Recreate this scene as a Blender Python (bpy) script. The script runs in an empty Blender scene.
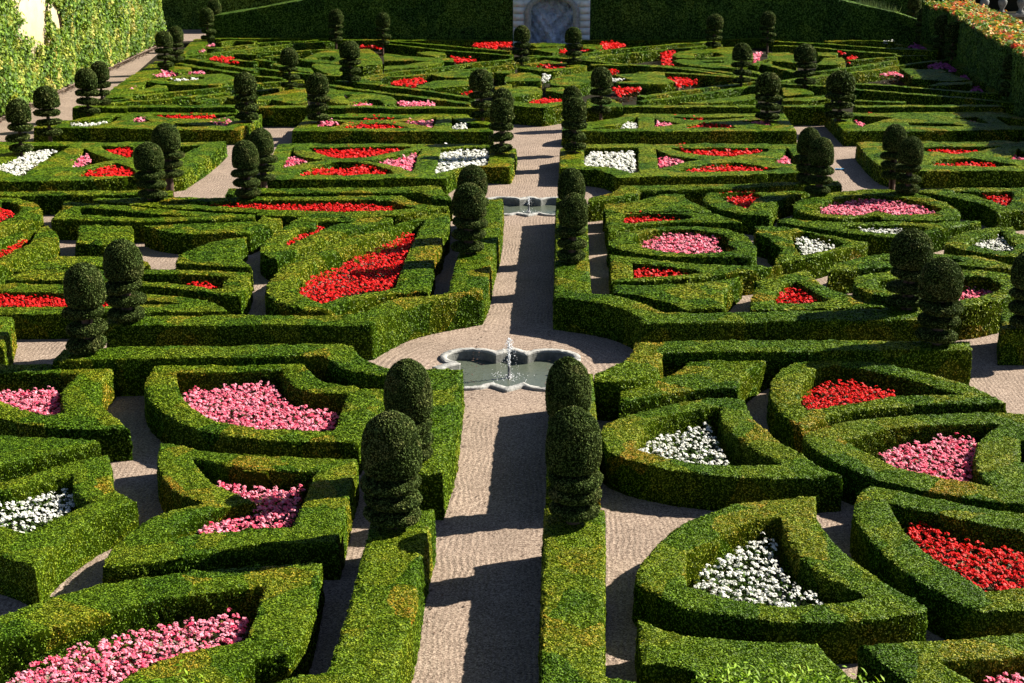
import bpy, math, random
import numpy as np
from mathutils import Vector
from mathutils.geometry import delaunay_2d_cdt
rng = np.random.default_rng(7); random.seed(7)
SC = bpy.context.scene; COL = SC.collection
# ------------------------------------------------------------------ survey camera (photograph measured at 1024x683)
F = 1500.0; H = 10.0; PITCH = math.atan(461/F); YAW = math.atan(57/math.hypot(F, 461))
fw = np.array([-math.sin(YAW)*math.cos(PITCH), math.cos(YAW)*math.cos(PITCH), -math.sin(PITCH)])
rt = np.array([math.cos(YAW), math.sin(YAW), 0.0]); up = np.cross(rt, fw)
def ray(px, py): return fw*F + rt*(px-512) + up*(341.5-py)
def un(px, py, z=0.62):
    d = ray(px, py); t = (z-H)/d[2]; return (d[0]*t, d[1]*t)
def unY(px, py, Y):
    d = ray(px, py); t = Y/d[1]; return (d[0]*t, Y, H+d[2]*t)
def unX(px, py, X):
    d = ray(px, py); t = X/d[0]; return (X, d[1]*t, H+d[2]*t)
TILE = {'P': (0, 0, 1.0), 'z1': (0, 430, 3.594), 'z2': (90, 430, 3.594), 'z3': (240, 430, 3.594),
        'a3': (0, 180, 7.945), 'b3': (128, 180, 7.945), 'a4': (0, 250, 7.945), 'b4': (128, 250, 7.945), 'h4': (896, 250, 7.945)}
for i, c in enumerate('ABCD'):
    for j, y in enumerate((0, 170, 341, 512)): TILE[c+str(j)] = (i*256, y, 3.996)
for i, c in enumerate('abcdefgh'):
    for j, y in enumerate((0, 80, 140)): TILE[c+str(j)] = (i*128, y, 7.945)
def px(s):
    out = []; t = TILE['P']
    for k in s.replace('/', ' ').split():
        if ',' in k:
            x, y = k.split(','); out.append((t[0]+float(x)/t[2], t[1]+float(y)/t[2]))
        else: t = TILE[k]
    return out
def world(s, z): return np.array([un(a, b, z) for a, b in px(s)])
# ------------------------------------------------------------------ helpers
def tag(o, label=None, cat=None, group=None, kind=None):
    if label: o['label'] = label
    if cat: o['category'] = cat
    if group: o['group'] = group
    if kind: o['kind'] = kind
    return o
def mesh_obj(name, V, Fc, mat, parent=None, loc=(0, 0, 0), smooth=False, rnd=None, midx=None, mats=None):
    """V (n,3) array relative to loc; Fc list of arrays of faces (each array one polygon size)."""
    me = bpy.data.meshes.new(name)
    V = np.asarray(V, dtype=np.float32)
    Fc = [np.asarray(f, dtype=np.int32) for f in Fc if len(f)]
    me.vertices.add(len(V)); me.vertices.foreach_set('co', V.ravel())
    nl = sum(f.size for f in Fc); nf = sum(len(f) for f in Fc)
    me.loops.add(nl); me.polygons.add(nf)
    me.loops.foreach_set('vertex_index', np.concatenate([f.ravel() for f in Fc]))
    tot = np.concatenate([np.full(len(f), f.shape[1], dtype=np.int32) for f in Fc])
    st = np.concatenate([[0], np.cumsum(tot)[:-1]]).astype(np.int32)
    me.polygons.foreach_set('loop_start', st); me.polygons.foreach_set('loop_total', tot)
    for m in (mats or [mat]): me.materials.append(m)
    if midx is not None: me.polygons.foreach_set('material_index', np.asarray(midx, dtype=np.int32))
    if smooth: me.polygons.foreach_set('use_smooth', np.ones(nf, dtype=bool))
    if rnd is not None:
        a = me.attributes.new('rnd', 'FLOAT', 'POINT'); a.data.foreach_set('value', np.asarray(rnd, dtype=np.float32))
    me.update(calc_edges=True)
    o = bpy.data.objects.new(name, me); COL.objects.link(o)
    o.location = loc
    if parent is not None: o.parent = parent
    return o
def empty(name, loc, label, cat, group=None):
    o = bpy.data.objects.new(name, None); COL.objects.link(o); o.location = loc; o.empty_display_size = .2
    return tag(o, label, cat, group)
def resample(P, s, closed=True, smooth=True):
    P = np.asarray(P, float); n = len(P)
    if smooth and n > 3:
        for it in range(2):                                  # corner-keeping Chaikin
            Q = []; n = len(P)
            for i in range(n):
                a, b, c = P[i-1], P[i], P[(i+1) % n]
                u = b-a; v = c-b; lu = np.hypot(*u)+1e-9; lv = np.hypot(*v)+1e-9
                ang = math.degrees(math.acos(max(-1, min(1, float(u@v)/(lu*lv)))))
                if ang > 38 or (not closed and i in (0, n-1)) or min(lu, lv) < .04: Q.append(b)
                else: Q.append(b-u*.25); Q.append(b+v*.25)
            P = np.array(Q)
    out = []; n = len(P)
    for i in range(n if closed else n-1):
        a, b = P[i], P[(i+1) % n]; L = np.hypot(*(b-a))
        if L < 1e-4: continue
        k = max(1, int(round(L/s)))
        for j in range(k): out.append(a+(b-a)*j/k)
    if not closed: out.append(P[-1])
    return np.array(out)
def inside(Q, P):
    x, y = Q[:, 0], Q[:, 1]; r = np.zeros(len(Q), bool); n = len(P)
    for i in range(n):
        x0, y0 = P[i-1]; x1, y1 = P[i]
        if y0 == y1: continue
        c = ((y0 > y) != (y1 > y)) & (x < (x1-x0)*(y-y0)/(y1-y0)+x0)
        r ^= c
    return r
def band(P, w):
    P = np.asarray(P, float); P = resample(P, .8, closed=False, smooth=True)
    T = np.gradient(P, axis=0); T /= np.hypot(T[:, 0], T[:, 1])[:, None]+1e-9
    N = np.stack([-T[:, 1], T[:, 0]], 1)*w/2
    return np.concatenate([P+N, (P-N)[::-1]])
def leaves(C, N, size, spread=.8, aspect=.62, jit=.35, up_bias=0.0):
    """kite-shaped leaves at centres C with mean normals N"""
    n = len(C)
    d = rng.normal(size=(n, 3)); d /= np.linalg.norm(d, axis=1)[:, None]
    if isinstance(spread, np.ndarray): spread = spread[:, None]
    nn = N+d*spread; nn[:, 2] += up_bias; nn /= np.linalg.norm(nn, axis=1)[:, None]+1e-9
    r = rng.normal(size=(n, 3)); t = r-(r*nn).sum(1)[:, None]*nn; t /= np.linalg.norm(t, axis=1)[:, None]+1e-9
    b = np.cross(nn, t); s = (size*(1+jit*rng.uniform(-1, 1, n)))[:, None]
    V = np.stack([C-t*s*.55, C+b*s*aspect*.5-t*s*.05+nn*s*.07, C+t*s*.6, C-b*s*aspect*.5-t*s*.05+nn*s*.07], 1)
    Fq = np.arange(n*4, dtype=np.int32).reshape(n, 4)
    return V.reshape(-1, 3), Fq
# ------------------------------------------------------------------ materials
def nodes(name):
    m = bpy.data.materials.new(name); m.use_nodes = True; nt = m.node_tree
    for n in list(nt.nodes): nt.nodes.remove(n)
    out = nt.nodes.new('ShaderNodeOutputMaterial')
    return m, nt, out
def N(nt, typ, **kw):
    n = nt.nodes.new(typ)
    for k, v in kw.items():
        if k.startswith('_'): setattr(n, k[1:], v)
        else: n.inputs[k.replace('__', ' ')].default_value = v
    return n
def ramp(nt, stops, interp='LINEAR'):
    r = nt.nodes.new('ShaderNodeValToRGB'); r.color_ramp.interpolation = interp
    e = r.color_ramp.elements
    while len(e) < len(stops): e.new(0.5)
    for i, (p, c) in enumerate(stops): e[i].position = p; e[i].color = (*c, 1)
    return r
def mixc(nt, fac, a, b, mode='MIX'):
    m = nt.nodes.new('ShaderNodeMix'); m.data_type = 'RGBA'; m.blend_type = mode
    L = nt.links
    for idx, v in ((0, fac), (6, a), (7, b)):
        if hasattr(v, 'links') or hasattr(v, 'is_output'): L.new(v, m.inputs[idx])
        elif isinstance(v, (int, float)): m.inputs[idx].default_value = v
        else: m.inputs[idx].default_value = (*v, 1)
    return m.outputs[2]
def foliage_mat(name, stops, patch=1.3, trans=.22, rough=.6, var=(.20, 1.6), bump=0.0, blotch=None, spec=.25):
    m, nt, out = nodes(name); L = nt.links
    g = N(nt, 'ShaderNodeNewGeometry'); a = N(nt, 'ShaderNodeAttribute', _attribute_name='rnd')
    n1 = N(nt, 'ShaderNodeTexNoise', Scale=patch*.45, Detail=3.0, Roughness=.6); L.new(g.outputs['Position'], n1.inputs['Vector'])
    nd = N(nt, 'ShaderNodeTexNoise', Scale=3.0, Detail=2.0); L.new(g.outputs['Position'], nd.inputs['Vector'])
    vm = N(nt, 'ShaderNodeVectorMath', _operation='MULTIPLY_ADD'); L.new(nd.outputs['Color'], vm.inputs[0]); vm.inputs[1].default_value = (.18, .18, .18)
    L.new(g.outputs['Position'], vm.inputs[2])
    vo = N(nt, 'ShaderNodeTexVoronoi', Scale=patch); L.new(vm.outputs[0], vo.inputs['Vector'])
    sp = N(nt, 'ShaderNodeSeparateColor'); L.new(vo.outputs['Color'], sp.inputs[0])
    n2 = N(nt, 'ShaderNodeTexNoise', Scale=9.0, Detail=3.0, Roughness=.7); L.new(g.outputs['Position'], n2.inputs['Vector'])
    def lin(x, k, y, k2):
        q = N(nt, 'ShaderNodeMath', _operation='MULTIPLY'); L.new(x, q.inputs[0]); q.inputs[1].default_value = k
        w = N(nt, 'ShaderNodeMath', _operation='MULTIPLY_ADD'); L.new(y, w.inputs[0]); w.inputs[1].default_value = k2; L.new(q.outputs[0], w.inputs[2]); return w.outputs[0]
    f = lin(sp.outputs[0], .38, n1.outputs[0], .45); f = lin(f, 1.0, n2.outputs[0], .34); f = lin(f, 1.0, a.outputs['Fac'], .16)
    f2 = N(nt, 'ShaderNodeMath', _operation='SUBTRACT'); L.new(f, f2.inputs[0]); f2.inputs[1].default_value = .17
    r = ramp(nt, stops); L.new(f2.outputs[0], r.inputs[0])
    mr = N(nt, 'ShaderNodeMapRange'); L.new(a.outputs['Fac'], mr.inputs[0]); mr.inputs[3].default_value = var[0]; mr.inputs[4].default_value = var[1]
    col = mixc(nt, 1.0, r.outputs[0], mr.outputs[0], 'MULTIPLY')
    p = N(nt, 'ShaderNodeBsdfPrincipled', Roughness=rough); p.inputs['Specular IOR Level'].default_value = spec
    L.new(col, p.inputs['Base Color'])
    sr = N(nt, 'ShaderNodeMapRange'); L.new(a.outputs['Fac'], sr.inputs[0]); sr.inputs[1].default_value = .11; sr.inputs[2].default_value = .17; sr.inputs[3].default_value = 0; sr.inputs[4].default_value = spec; L.new(sr.outputs[0], p.inputs['Specular IOR Level'])
    if bump:
        nb = N(nt, 'ShaderNodeTexNoise', Scale=28.0, Detail=4.0, Roughness=.75); L.new(g.outputs['Position'], nb.inputs['Vector'])
        bp = N(nt, 'ShaderNodeBump', Strength=bump, Distance=.05); L.new(nb.outputs[0], bp.inputs['Height']); L.new(bp.outputs[0], p.inputs['Normal'])
    if trans:
        t = N(nt, 'ShaderNodeBsdfTranslucent'); tc = mixc(nt, .5, col, (.35, .45, .03), 'MULTIPLY'); tc2 = mixc(nt, 1.0, col, (1.3, 1.35, .7), 'MULTIPLY')
        L.new(tc2, t.inputs[0]); ms = N(nt, 'ShaderNodeMixShader'); ms.inputs[0].default_value = trans
        L.new(p.outputs[0], ms.inputs[1]); L.new(t.outputs[0], ms.inputs[2]); L.new(ms.outputs[0], out.inputs[0])
    else: L.new(p.outputs[0], out.inputs[0])
    return m
BOX = [(.16, (.026, .070, .004)), (.34, (.066, .138, .005)), (.52, (.118, .190, .007)), (.68, (.190, .222, .011)), (.80, (.300, .190, .015)), (.94, (.390, .105, .015))]
M = {}
M['box'] = foliage_mat('box_leaf', BOX, patch=1.25, trans=.04, bump=.4, spec=.14, rough=.45, var=(.12, 1.65))
M['yew'] = foliage_mat('yew_leaf', [(.2, (.038, .066, .014)), (.6, (.078, .108, .026)), (.9, (.15, .14, .05))], patch=4, trans=.04, bump=.4, rough=.6, spec=.04, var=(.08, 1.7))
M['bark'] = foliage_mat('bark', [(.2, (.05, .03, .02)), (.8, (.12, .07, .045))], patch=6, trans=0, bump=.6)
M['tallhedge'] = foliage_mat('hornbeam_leaf', [(.2, (.035, .085, .012)), (.6, (.10, .19, .02)), (.9, (.20, .28, .03))], patch=.8, trans=.12, bump=.8)
M['vine'] = foliage_mat('vine_leaf', [(.2, (.05, .12, .012)), (.46, (.12, .22, .018)), (.64, (.22, .29, .03)), (.76, (.40, .34, .08)), (.9, (.40, .20, .06))], patch=1.6, trans=.25)
M['autumn'] = foliage_mat('autumn_leaf', [(.2, (.06, .14, .02)), (.42, (.15, .25, .04)), (.52, (.34, .34, .08)), (.58, (.50, .28, .07)), (.68, (.55, .08, .05))], patch=2.2, trans=.25, var=(.5, 1.6))
M['under'] = foliage_mat('bedding_leaf', [(.2, (.02, .05, .008)), (.6, (.07, .13, .015)), (.9, (.12, .16, .02))], patch=5, trans=.15)
M['bronze'] = foliage_mat('bronze_leaf', [(.3, (.05, .08, .012)), (.5, (.10, .07, .015)), (.7, (.14, .015, .012)), (.9, (.20, .02, .02))], patch=7, trans=.15)
M['drygrass'] = foliage_mat('dry_grass', [(.2, (.12, .16, .06)), (.8, (.26, .30, .14))], patch=3, trans=.1)
M['sprig'] = foliage_mat('fresh_leaf', [(.2, (.14, .26, .01)), (.6, (.24, .38, .02)), (.9, (.32, .42, .03))], patch=3, trans=.35, var=(.6, 1.3))
def petal(name, c1, c2, tr=.38):
    m, nt, out = nodes(name); L = nt.links
    a = N(nt, 'ShaderNodeAttribute', _attribute_name='rnd')
    r = ramp(nt, [(.12, c1), (.92, c2)]); L.new(a.outputs['Fac'], r.inputs[0])
    p = N(nt, 'ShaderNodeBsdfPrincipled', Roughness=.55); L.new(r.outputs[0], p.inputs['Base Color']); p.inputs['Specular IOR Level'].default_value = .2
    t = N(nt, 'ShaderNodeBsdfTranslucent'); L.new(r.outputs[0], t.inputs[0])
    ms = N(nt, 'ShaderNodeMixShader'); ms.inputs[0].default_value = tr
    L.new(p.outputs[0], ms.inputs[1]); L.new(t.outputs[0], ms.inputs[2]); L.new(ms.outputs[0], out.inputs[0]); return m
PET = {'red': petal('red_petal', (.60, .005, .005), (.85, .014, .010)), 'pink': petal('pink_petal', (.86, .045, .14), (.98, .50, .60)),
       'white': petal('white_petal', (.78, .78, .68), (.92, .92, .88)), 'shaded_pink': petal('shaded_pink_petal', (.45, .05, .25), (.68, .22, .5))}  # last one: pink petals with the shade put into their colour
def gravel():
    m, nt, out = nodes('raked_gravel'); L = nt.links
    g = N(nt, 'ShaderNodeNewGeometry')
    v = N(nt, 'ShaderNodeTexVoronoi', Scale=52.0); L.new(g.outputs['Position'], v.inputs['Vector'])
    sp = N(nt, 'ShaderNodeSeparateColor'); L.new(v.outputs['Color'], sp.inputs[0])
    r = ramp(nt, [(0, (.10, .074, .060)), (.25, (.215, .164, .130)), (.7, (.315, .246, .196)), (1, (.46, .375, .305))]); L.new(sp.outputs[0], r.inputs[0])
    n = N(nt, 'ShaderNodeTexNoise', Scale=.8, Detail=5.0, Roughness=.65); L.new(g.outputs['Position'], n.inputs['Vector'])
    r2 = ramp(nt, [(.3, (.80, .78, .76)), (.7, (1.08, 1.05, 1.03))]); L.new(n.outputs[0], r2.inputs[0])
    col = mixc(nt, 1.0, r.outputs[0], r2.outputs[0], 'MULTIPLY')
    # rake furrows, gently wandering, running across the path's length
    nw = N(nt, 'ShaderNodeTexNoise', Scale=.5, Detail=2.0); L.new(g.outputs['Position'], nw.inputs['Vector'])
    vm = N(nt, 'ShaderNodeVectorMath', _operation='MULTIPLY_ADD'); L.new(nw.outputs['Color'], vm.inputs[0]); vm.inputs[1].default_value = (.5, .5, 0); L.new(g.outputs['Position'], vm.inputs[2])
    w = N(nt, 'ShaderNodeTexWave', Scale=1.15, Distortion=2.4, Detail=2.0); w.inputs['Detail Scale'].default_value = 1.2; w.bands_direction = 'Y'; L.new(vm.outputs[0], w.inputs['Vector'])
    w2 = N(nt, 'ShaderNodeTexWave', Scale=3.5, Distortion=1.6, Detail=2.0); w2.bands_direction = 'X'; L.new(vm.outputs[0], w2.inputs['Vector'])
    ad = N(nt, 'ShaderNodeMath', _operation='MULTIPLY_ADD'); L.new(w.outputs['Fac'], ad.inputs[0]); ad.inputs[1].default_value = .4; L.new(v.outputs['Distance'], ad.inputs[2])
    ad2 = N(nt, 'ShaderNodeMath', _operation='MULTIPLY_ADD'); L.new(w2.outputs['Fac'], ad2.inputs[0]); ad2.inputs[1].default_value = .9; L.new(ad.outputs[0], ad2.inputs[2])
    # rake rings round the near fountain
    sb = N(nt, 'ShaderNodeVectorMath', _operation='SUBTRACT'); L.new(g.outputs['Position'], sb.inputs[0]); sb.inputs[1].default_value = (-1.17, 30.45, 0)
    ln = N(nt, 'ShaderNodeVectorMath', _operation='LENGTH'); L.new(sb.outputs[0], ln.inputs[0])
    sn = N(nt, 'ShaderNodeMath', _operation='MULTIPLY'); L.new(ln.outputs['Value'], sn.inputs[0]); sn.inputs[1].default_value = 46.0
    si = N(nt, 'ShaderNodeMath', _operation='SINE'); L.new(sn.outputs[0], si.inputs[0])
    sm = N(nt, 'ShaderNodeMath', _operation='MULTIPLY'); L.new(si.outputs[0], sm.inputs[0]); sm.inputs[1].default_value = .6
    mk = N(nt, 'ShaderNodeMapRange'); L.new(ln.outputs['Value'], mk.inputs[0]); mk.inputs[1].default_value = 2.9; mk.inputs[2].default_value = 3.3; mk.inputs[3].default_value = 1; mk.inputs[4].default_value = 0
    mx = N(nt, 'ShaderNodeMix'); L.new(mk.outputs[0], mx.inputs[0]); L.new(ad2.outputs[0], mx.inputs[2]); L.new(sm.outputs[0], mx.inputs[3])
    nr = N(nt, 'ShaderNodeTexNoise', Scale=.9, Detail=3.0); L.new(g.outputs['Position'], nr.inputs['Vector'])
    ns = N(nt, 'ShaderNodeMapRange'); L.new(nr.outputs[0], ns.inputs[0]); ns.inputs[1].default_value = .35; ns.inputs[2].default_value = .65; ns.inputs[3].default_value = .12; ns.inputs[4].default_value = .5
    bp = N(nt, 'ShaderNodeBump', Distance=.018); L.new(ns.outputs[0], bp.inputs['Strength']); L.new(mx.outputs[0], bp.inputs['Height'])
    p = N(nt, 'ShaderNodeBsdfPrincipled', Roughness=.95); p.inputs['Specular IOR Level'].default_value = .1
    L.new(col, p.inputs['Base Color']); L.new(bp.outputs[0], p.inputs['Normal']); L.new(p.outputs[0], out.inputs[0]); return m
M['gravel'] = gravel()
def stone(name, c1, c2, scale=3.0, bump=.3, rough=.8, courses=0, dirt=(.08, .08, .07), dirtamt=.35):
    m, nt, out = nodes(name); L = nt.links
    g = N(nt, 'ShaderNodeNewGeometry')
    n = N(nt, 'ShaderNodeTexNoise', Scale=scale, Detail=6.0, Roughness=.65); L.new(g.outputs['Position'], n.inputs['Vector'])
    r = ramp(nt, [(.3, c1), (.7, c2)]); L.new(n.outputs[0], r.inputs[0])
    n2 = N(nt, 'ShaderNodeTexNoise', Scale=scale*3.3, Detail=5.0, Roughness=.7); L.new(g.outputs['Position'], n2.inputs['Vector'])
    r2 = ramp(nt, [(.52, (0, 0, 0)), (.75, (dirtamt,)*3)]); L.new(n2.outputs[0], r2.inputs[0])
    col = mixc(nt, r2.outputs[0], r.outputs[0], dirt)
    p = N(nt, 'ShaderNodeBsdfPrincipled', Roughness=rough); L.new(col, p.inputs['Base Color'])
    bp = N(nt, 'ShaderNodeBump', Strength=bump, Distance=.03); L.new(n2.outputs[0], bp.inputs['Height']); L.new(bp.outputs[0], p.inputs['Normal'])
    L.new(p.outputs[0], out.inputs[0]); return m
M['stone'] = stone('pale_limestone', (.20, .20, .19), (.46, .45, .42), 6.0, bump=.6, dirtamt=.7)
M['wet'] = stone('weathered_wet_stone', (.07, .075, .07), (.24, .24, .22), 3.0, bump=.6, dirtamt=.8, dirt=(.03, .03, .02))
M['ashlar'] = stone('dressed_stone', (.62, .63, .61), (.80, .80, .76), 1.5, bump=.2)
M['plaster'] = stone('cream_plaster', (.44, .35, .21), (.56, .46, .30), 1.0, dirtamt=.2, dirt=(.35, .27, .17))
M['rock'] = stone('grotto_rock', (.30, .34, .44), (.72, .76, .86), 1.6, bump=.9, dirtamt=.75, dirt=(.04, .04, .045))
def water():
    m, nt, out = nodes('pond_water'); L = nt.links
    g = N(nt, 'ShaderNodeNewGeometry')
    n = N(nt, 'ShaderNodeTexNoise', Scale=9.0, Detail=4.0, Roughness=.6); L.new(g.outputs['Position'], n.inputs['Vector'])
    bp = N(nt, 'ShaderNodeBump', Strength=.5, Distance=.03); L.new(n.outputs[0], bp.inputs['Height'])
    p = N(nt, 'ShaderNodeBsdfPrincipled', Roughness=.1); p.inputs['Base Color'].default_value = (.085, .10, .075, 1); p.inputs['IOR'].default_value = 1.33
    L.new(bp.outputs[0], p.inputs['Normal']); L.new(p.outputs[0], out.inputs[0]); return m
M['water'] = water()
def spray():
    m, nt, out = nodes('white_spray'); L = nt.links
    p = N(nt, 'ShaderNodeBsdfPrincipled', Roughness=.15); p.inputs['Base Color'].default_value = (.9, .92, .95, 1)
    L.new(p.outputs[0], out.inputs[0]); return m
M['spray'] = spray()
def plain(name, c, r=.6):
    m, nt, out = nodes(name); p = N(nt, 'ShaderNodeBsdfPrincipled', Roughness=r); p.inputs['Base Color'].default_value = (*c, 1); p.inputs['Specular IOR Level'].default_value = .05
    g = N(nt, 'ShaderNodeNewGeometry'); n = N(nt, 'ShaderNodeTexNoise', Scale=12.0, Detail=4.0); nt.links.new(g.outputs['Position'], n.inputs['Vector'])
    rr = ramp(nt, [(.3, tuple(x*.75 for x in c)), (.7, tuple(min(1, x*1.2) for x in c))]); nt.links.new(n.outputs[0], rr.inputs[0]); nt.links.new(rr.outputs[0], p.inputs['Base Color'])
    nt.links.new(p.outputs[0], out.inputs[0]); return m
M['darkfill'] = plain('dark_fill', (.022, .020, .012), 1.0)
M['metal'] = plain('grey_metal', (.2, .2, .21), .4)
# ------------------------------------------------------------------ clipped hedge
def lod(y):
    if y < 24: return .085, 2200, .029
    if y < 34: return .11, 1250, .037
    if y < 48: return .15, 540, .054
    if y < 65: return .22, 430, .066
    return .32, 320, .080
ZSEQ = [0]
def hedge(shapes, label, h=.62, name='box_hedge', mat=None, cat='hedge', group='clipped box hedges of the parterre', density=1.0, lsize=1.0, inset=0, z0=-.03, slope=None, kind=None):
    """shapes: list of (outer, [holes]) world polygons -> one hedge mesh with real sides, ragged clipped surface and leaves."""
    ZSEQ[0] += 1; h = h + ((ZSEQ[0]*37) % 11-5)*.0028
    mat = mat or M['box']
    allp = np.concatenate([s[0] for s in shapes]); cy = np.clip(allp[:, 1], 14, None)
    s, dens, ls = lod(float(np.percentile(cy, 35)))
    loops = []; rs = []
    for outer, holes in shapes:
        ro = resample(outer, s); rh = [resample(q, s) for q in holes]
        loops.append(ro); loops += rh; rs.append((ro, rh))
    P = np.concatenate(loops); E = []; k = 0
    for l in loops:
        n = len(l); E += [(k+i, k+(i+1) % n) for i in range(n)]; k += n
    lo = P.min(0); hi = P.max(0)
    gx = np.arange(lo[0], hi[0], s*1.15); gy = np.arange(lo[1], hi[1], s)
    G = np.stack(np.meshgrid(gx, gy), -1).reshape(-1, 2)+rng.uniform(-.25, .25, (len(gx)*len(gy), 2))*s
    def isin(Q):
        r = np.zeros(len(Q), bool)
        for ro, rh in rs:
            q = inside(Q, ro)
            for hh in rh: q &= ~inside(Q, hh)
            r |= q
        return r
    G = G[isin(G)]
    if len(G):
        keep = np.ones(len(G), bool)
        for i in range(0, len(G), 400):
            d = ((G[i:i+400, None, :]-P[None])**2).sum(-1).min(1); keep[i:i+400] = d > (s*.55)**2
        G = G[keep]
    pts = [Vector(p) for p in np.concatenate([P, G])]
    ov, oe, of, *_ = delaunay_2d_cdt(pts, E, [], 0, 1e-5)
    V2 = np.array([tuple(v) for v in ov]); T = np.array([f for f in of if len(f) == 3])
    T = T[isin(V2[T].mean(1))]
    a = V2[T]; cr = (a[:, 1, 0]-a[:, 0, 0])*(a[:, 2, 1]-a[:, 0, 1])-(a[:, 1, 1]-a[:, 0, 1])*(a[:, 2, 0]-a[:, 0, 0])
    T[cr < 0] = T[cr < 0][:, ::-1]; T = T[np.abs(cr) > 1e-7]
    used = np.unique(T); mp = -np.ones(len(V2), int); mp[used] = np.arange(len(used)); V2 = V2[used]; T = mp[T]
    De = np.concatenate([T[:, [0, 1]], T[:, [1, 2]], T[:, [2, 0]]]); key = De[:, 0]*10**7+De[:, 1]; rev = De[:, 1]*10**7+De[:, 0]
    B = De[~np.isin(key, rev)]
    n = len(V2)
    # outward normals at border vertices
    nv = np.zeros((n, 2)); d = V2[B[:, 1]]-V2[B[:, 0]]; no = np.stack([d[:, 1], -d[:, 0]], 1); no /= np.hypot(no[:, 0], no[:, 1])[:, None]+1e-9
    np.add.at(nv, B[:, 0], no); np.add.at(nv, B[:, 1], no); l = np.hypot(nv[:, 0], nv[:, 1]); bi = l > 0; nv[bi] /= l[bi][:, None]
    wob = .009*np.sin(V2[:, 0]*2.1+V2[:, 1]*1.3)+.005*np.sin(V2[:, 0]*5.3-V2[:, 1]*3.7)
    am = min(.008, s*.08)
    top = np.zeros((n, 3)); top[:, :2] = V2+rng.normal(size=(n, 2))*am*.4
    topz = (slope(V2) if slope is not None else h)+wob
    top[:, 2] = topz+rng.normal(size=n)*am
    top[bi, 2] -= .018
    ins = .035 if s < .12 else (.05 if s < .2 else .04)
    V2 = V2.copy(); V2[bi] -= nv[bi]*ins; top[bi, :2] -= nv[bi]*ins
    top[bi, :2] += nv[bi]*(rng.normal(size=bi.sum())*am)[:, None]
    rows = [top]; nrow = max(2, int(round(h/max(s, .1))))
    bidx = np.where(bi)[0]; bm = -np.ones(n, int); bm[bidx] = np.arange(len(bidx)); nb = len(bidx)
    VV = [top]; off = n; prev = bidx.copy(); Fq = []
    for r in range(1, nrow+1):
        t = r/nrow; q = np.zeros((nb, 3)); q[:, :2] = V2[bidx]+nv[bidx]*(.012+rng.normal(size=nb)*am*1.3+.02*t)[:, None]
        q[:, 2] = top[bidx, 2]*(1-t)+z0*t+(0 if r == nrow else 1)*rng.normal(size=nb)*am
        VV.append(q); cur = np.arange(off, off+nb); off += nb
        A = prev[bm[B[:, 0]]]; C = prev[bm[B[:, 1]]]; A2 = cur[bm[B[:, 0]]]; C2 = cur[bm[B[:, 1]]]
        Fq.append(np.stack([A, A2, C2, C], 1)); prev = cur
    VV = np.concatenate(VV); Q = np.concatenate(Fq)
    # leaves
    tri = VV[T]; ta = np.cross(tri[:, 1]-tri[:, 0], tri[:, 2]-tri[:, 0]); area = np.linalg.norm(ta, axis=1)/2
    q4 = np.concatenate([Q[:, [0, 1, 2]], Q[:, [0, 2, 3]]]); tq = VV[q4]; tn = np.cross(tq[:, 1]-tq[:, 0], tq[:, 2]-tq[:, 0]); aq = np.linalg.norm(tn, axis=1)/2
    # sides turned away from every nearby viewpoint need fewer leaves
    nzw = np.full(len(area), 1.5 if s < .2 else 2.4)
    wq = np.where(tn[:, 1] > .5*np.linalg.norm(tn, axis=1), .45, .78)  # thinner leaves on all sides let the darkened body read as shade
    at = np.concatenate([area*nzw, aq*wq]); tr = np.concatenate([tri, tq]); nn = np.concatenate([ta, tn]); nn /= np.linalg.norm(nn, axis=1)[:, None]+1e-12
    cyy = tr[:, :, 1].mean(1); vis = (cyy > 13.5); at = at*vis
    cnt = int(at.sum()*dens*density); rnd0 = np.full(len(VV), 0.0)+rng.uniform(0, .1, len(VV))  # body under the leaves: dark twigs plus shade put into the colour
    faces = [T, Q]
    if cnt > 0:
        idx = rng.choice(len(at), cnt, p=at/at.sum()); u = rng.uniform(size=(cnt, 2)); f = u.sum(1) > 1; u[f] = 1-u[f]
        t3 = tr[idx]; C = t3[:, 0]+(t3[:, 1]-t3[:, 0])*u[:, :1]+(t3[:, 2]-t3[:, 0])*u[:, 1:]
        C = C+nn[idx]*(rng.uniform(-.25, .5, cnt)*ls*.30)[:, None]
        LV, LF = leaves(C, nn[idx], ls*lsize, spread=np.where(nn[idx][:, 2] > .6, .42 if s < .14 else (.30 if s < .2 else .14), .50))
        LF = LF+len(VV); VV = np.concatenate([VV, LV]); faces.append(LF)
        rnd0 = np.concatenate([rnd0, np.repeat(rng.uniform(.18, 1, cnt), 4)])
    c = V2.mean(0); VV = VV-np.array([c[0], c[1], 0])
    o = mesh_obj(name, VV, faces, mat, loc=(c[0], c[1], 0), rnd=rnd0)
    return tag(o, label, cat, group, kind)
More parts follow.
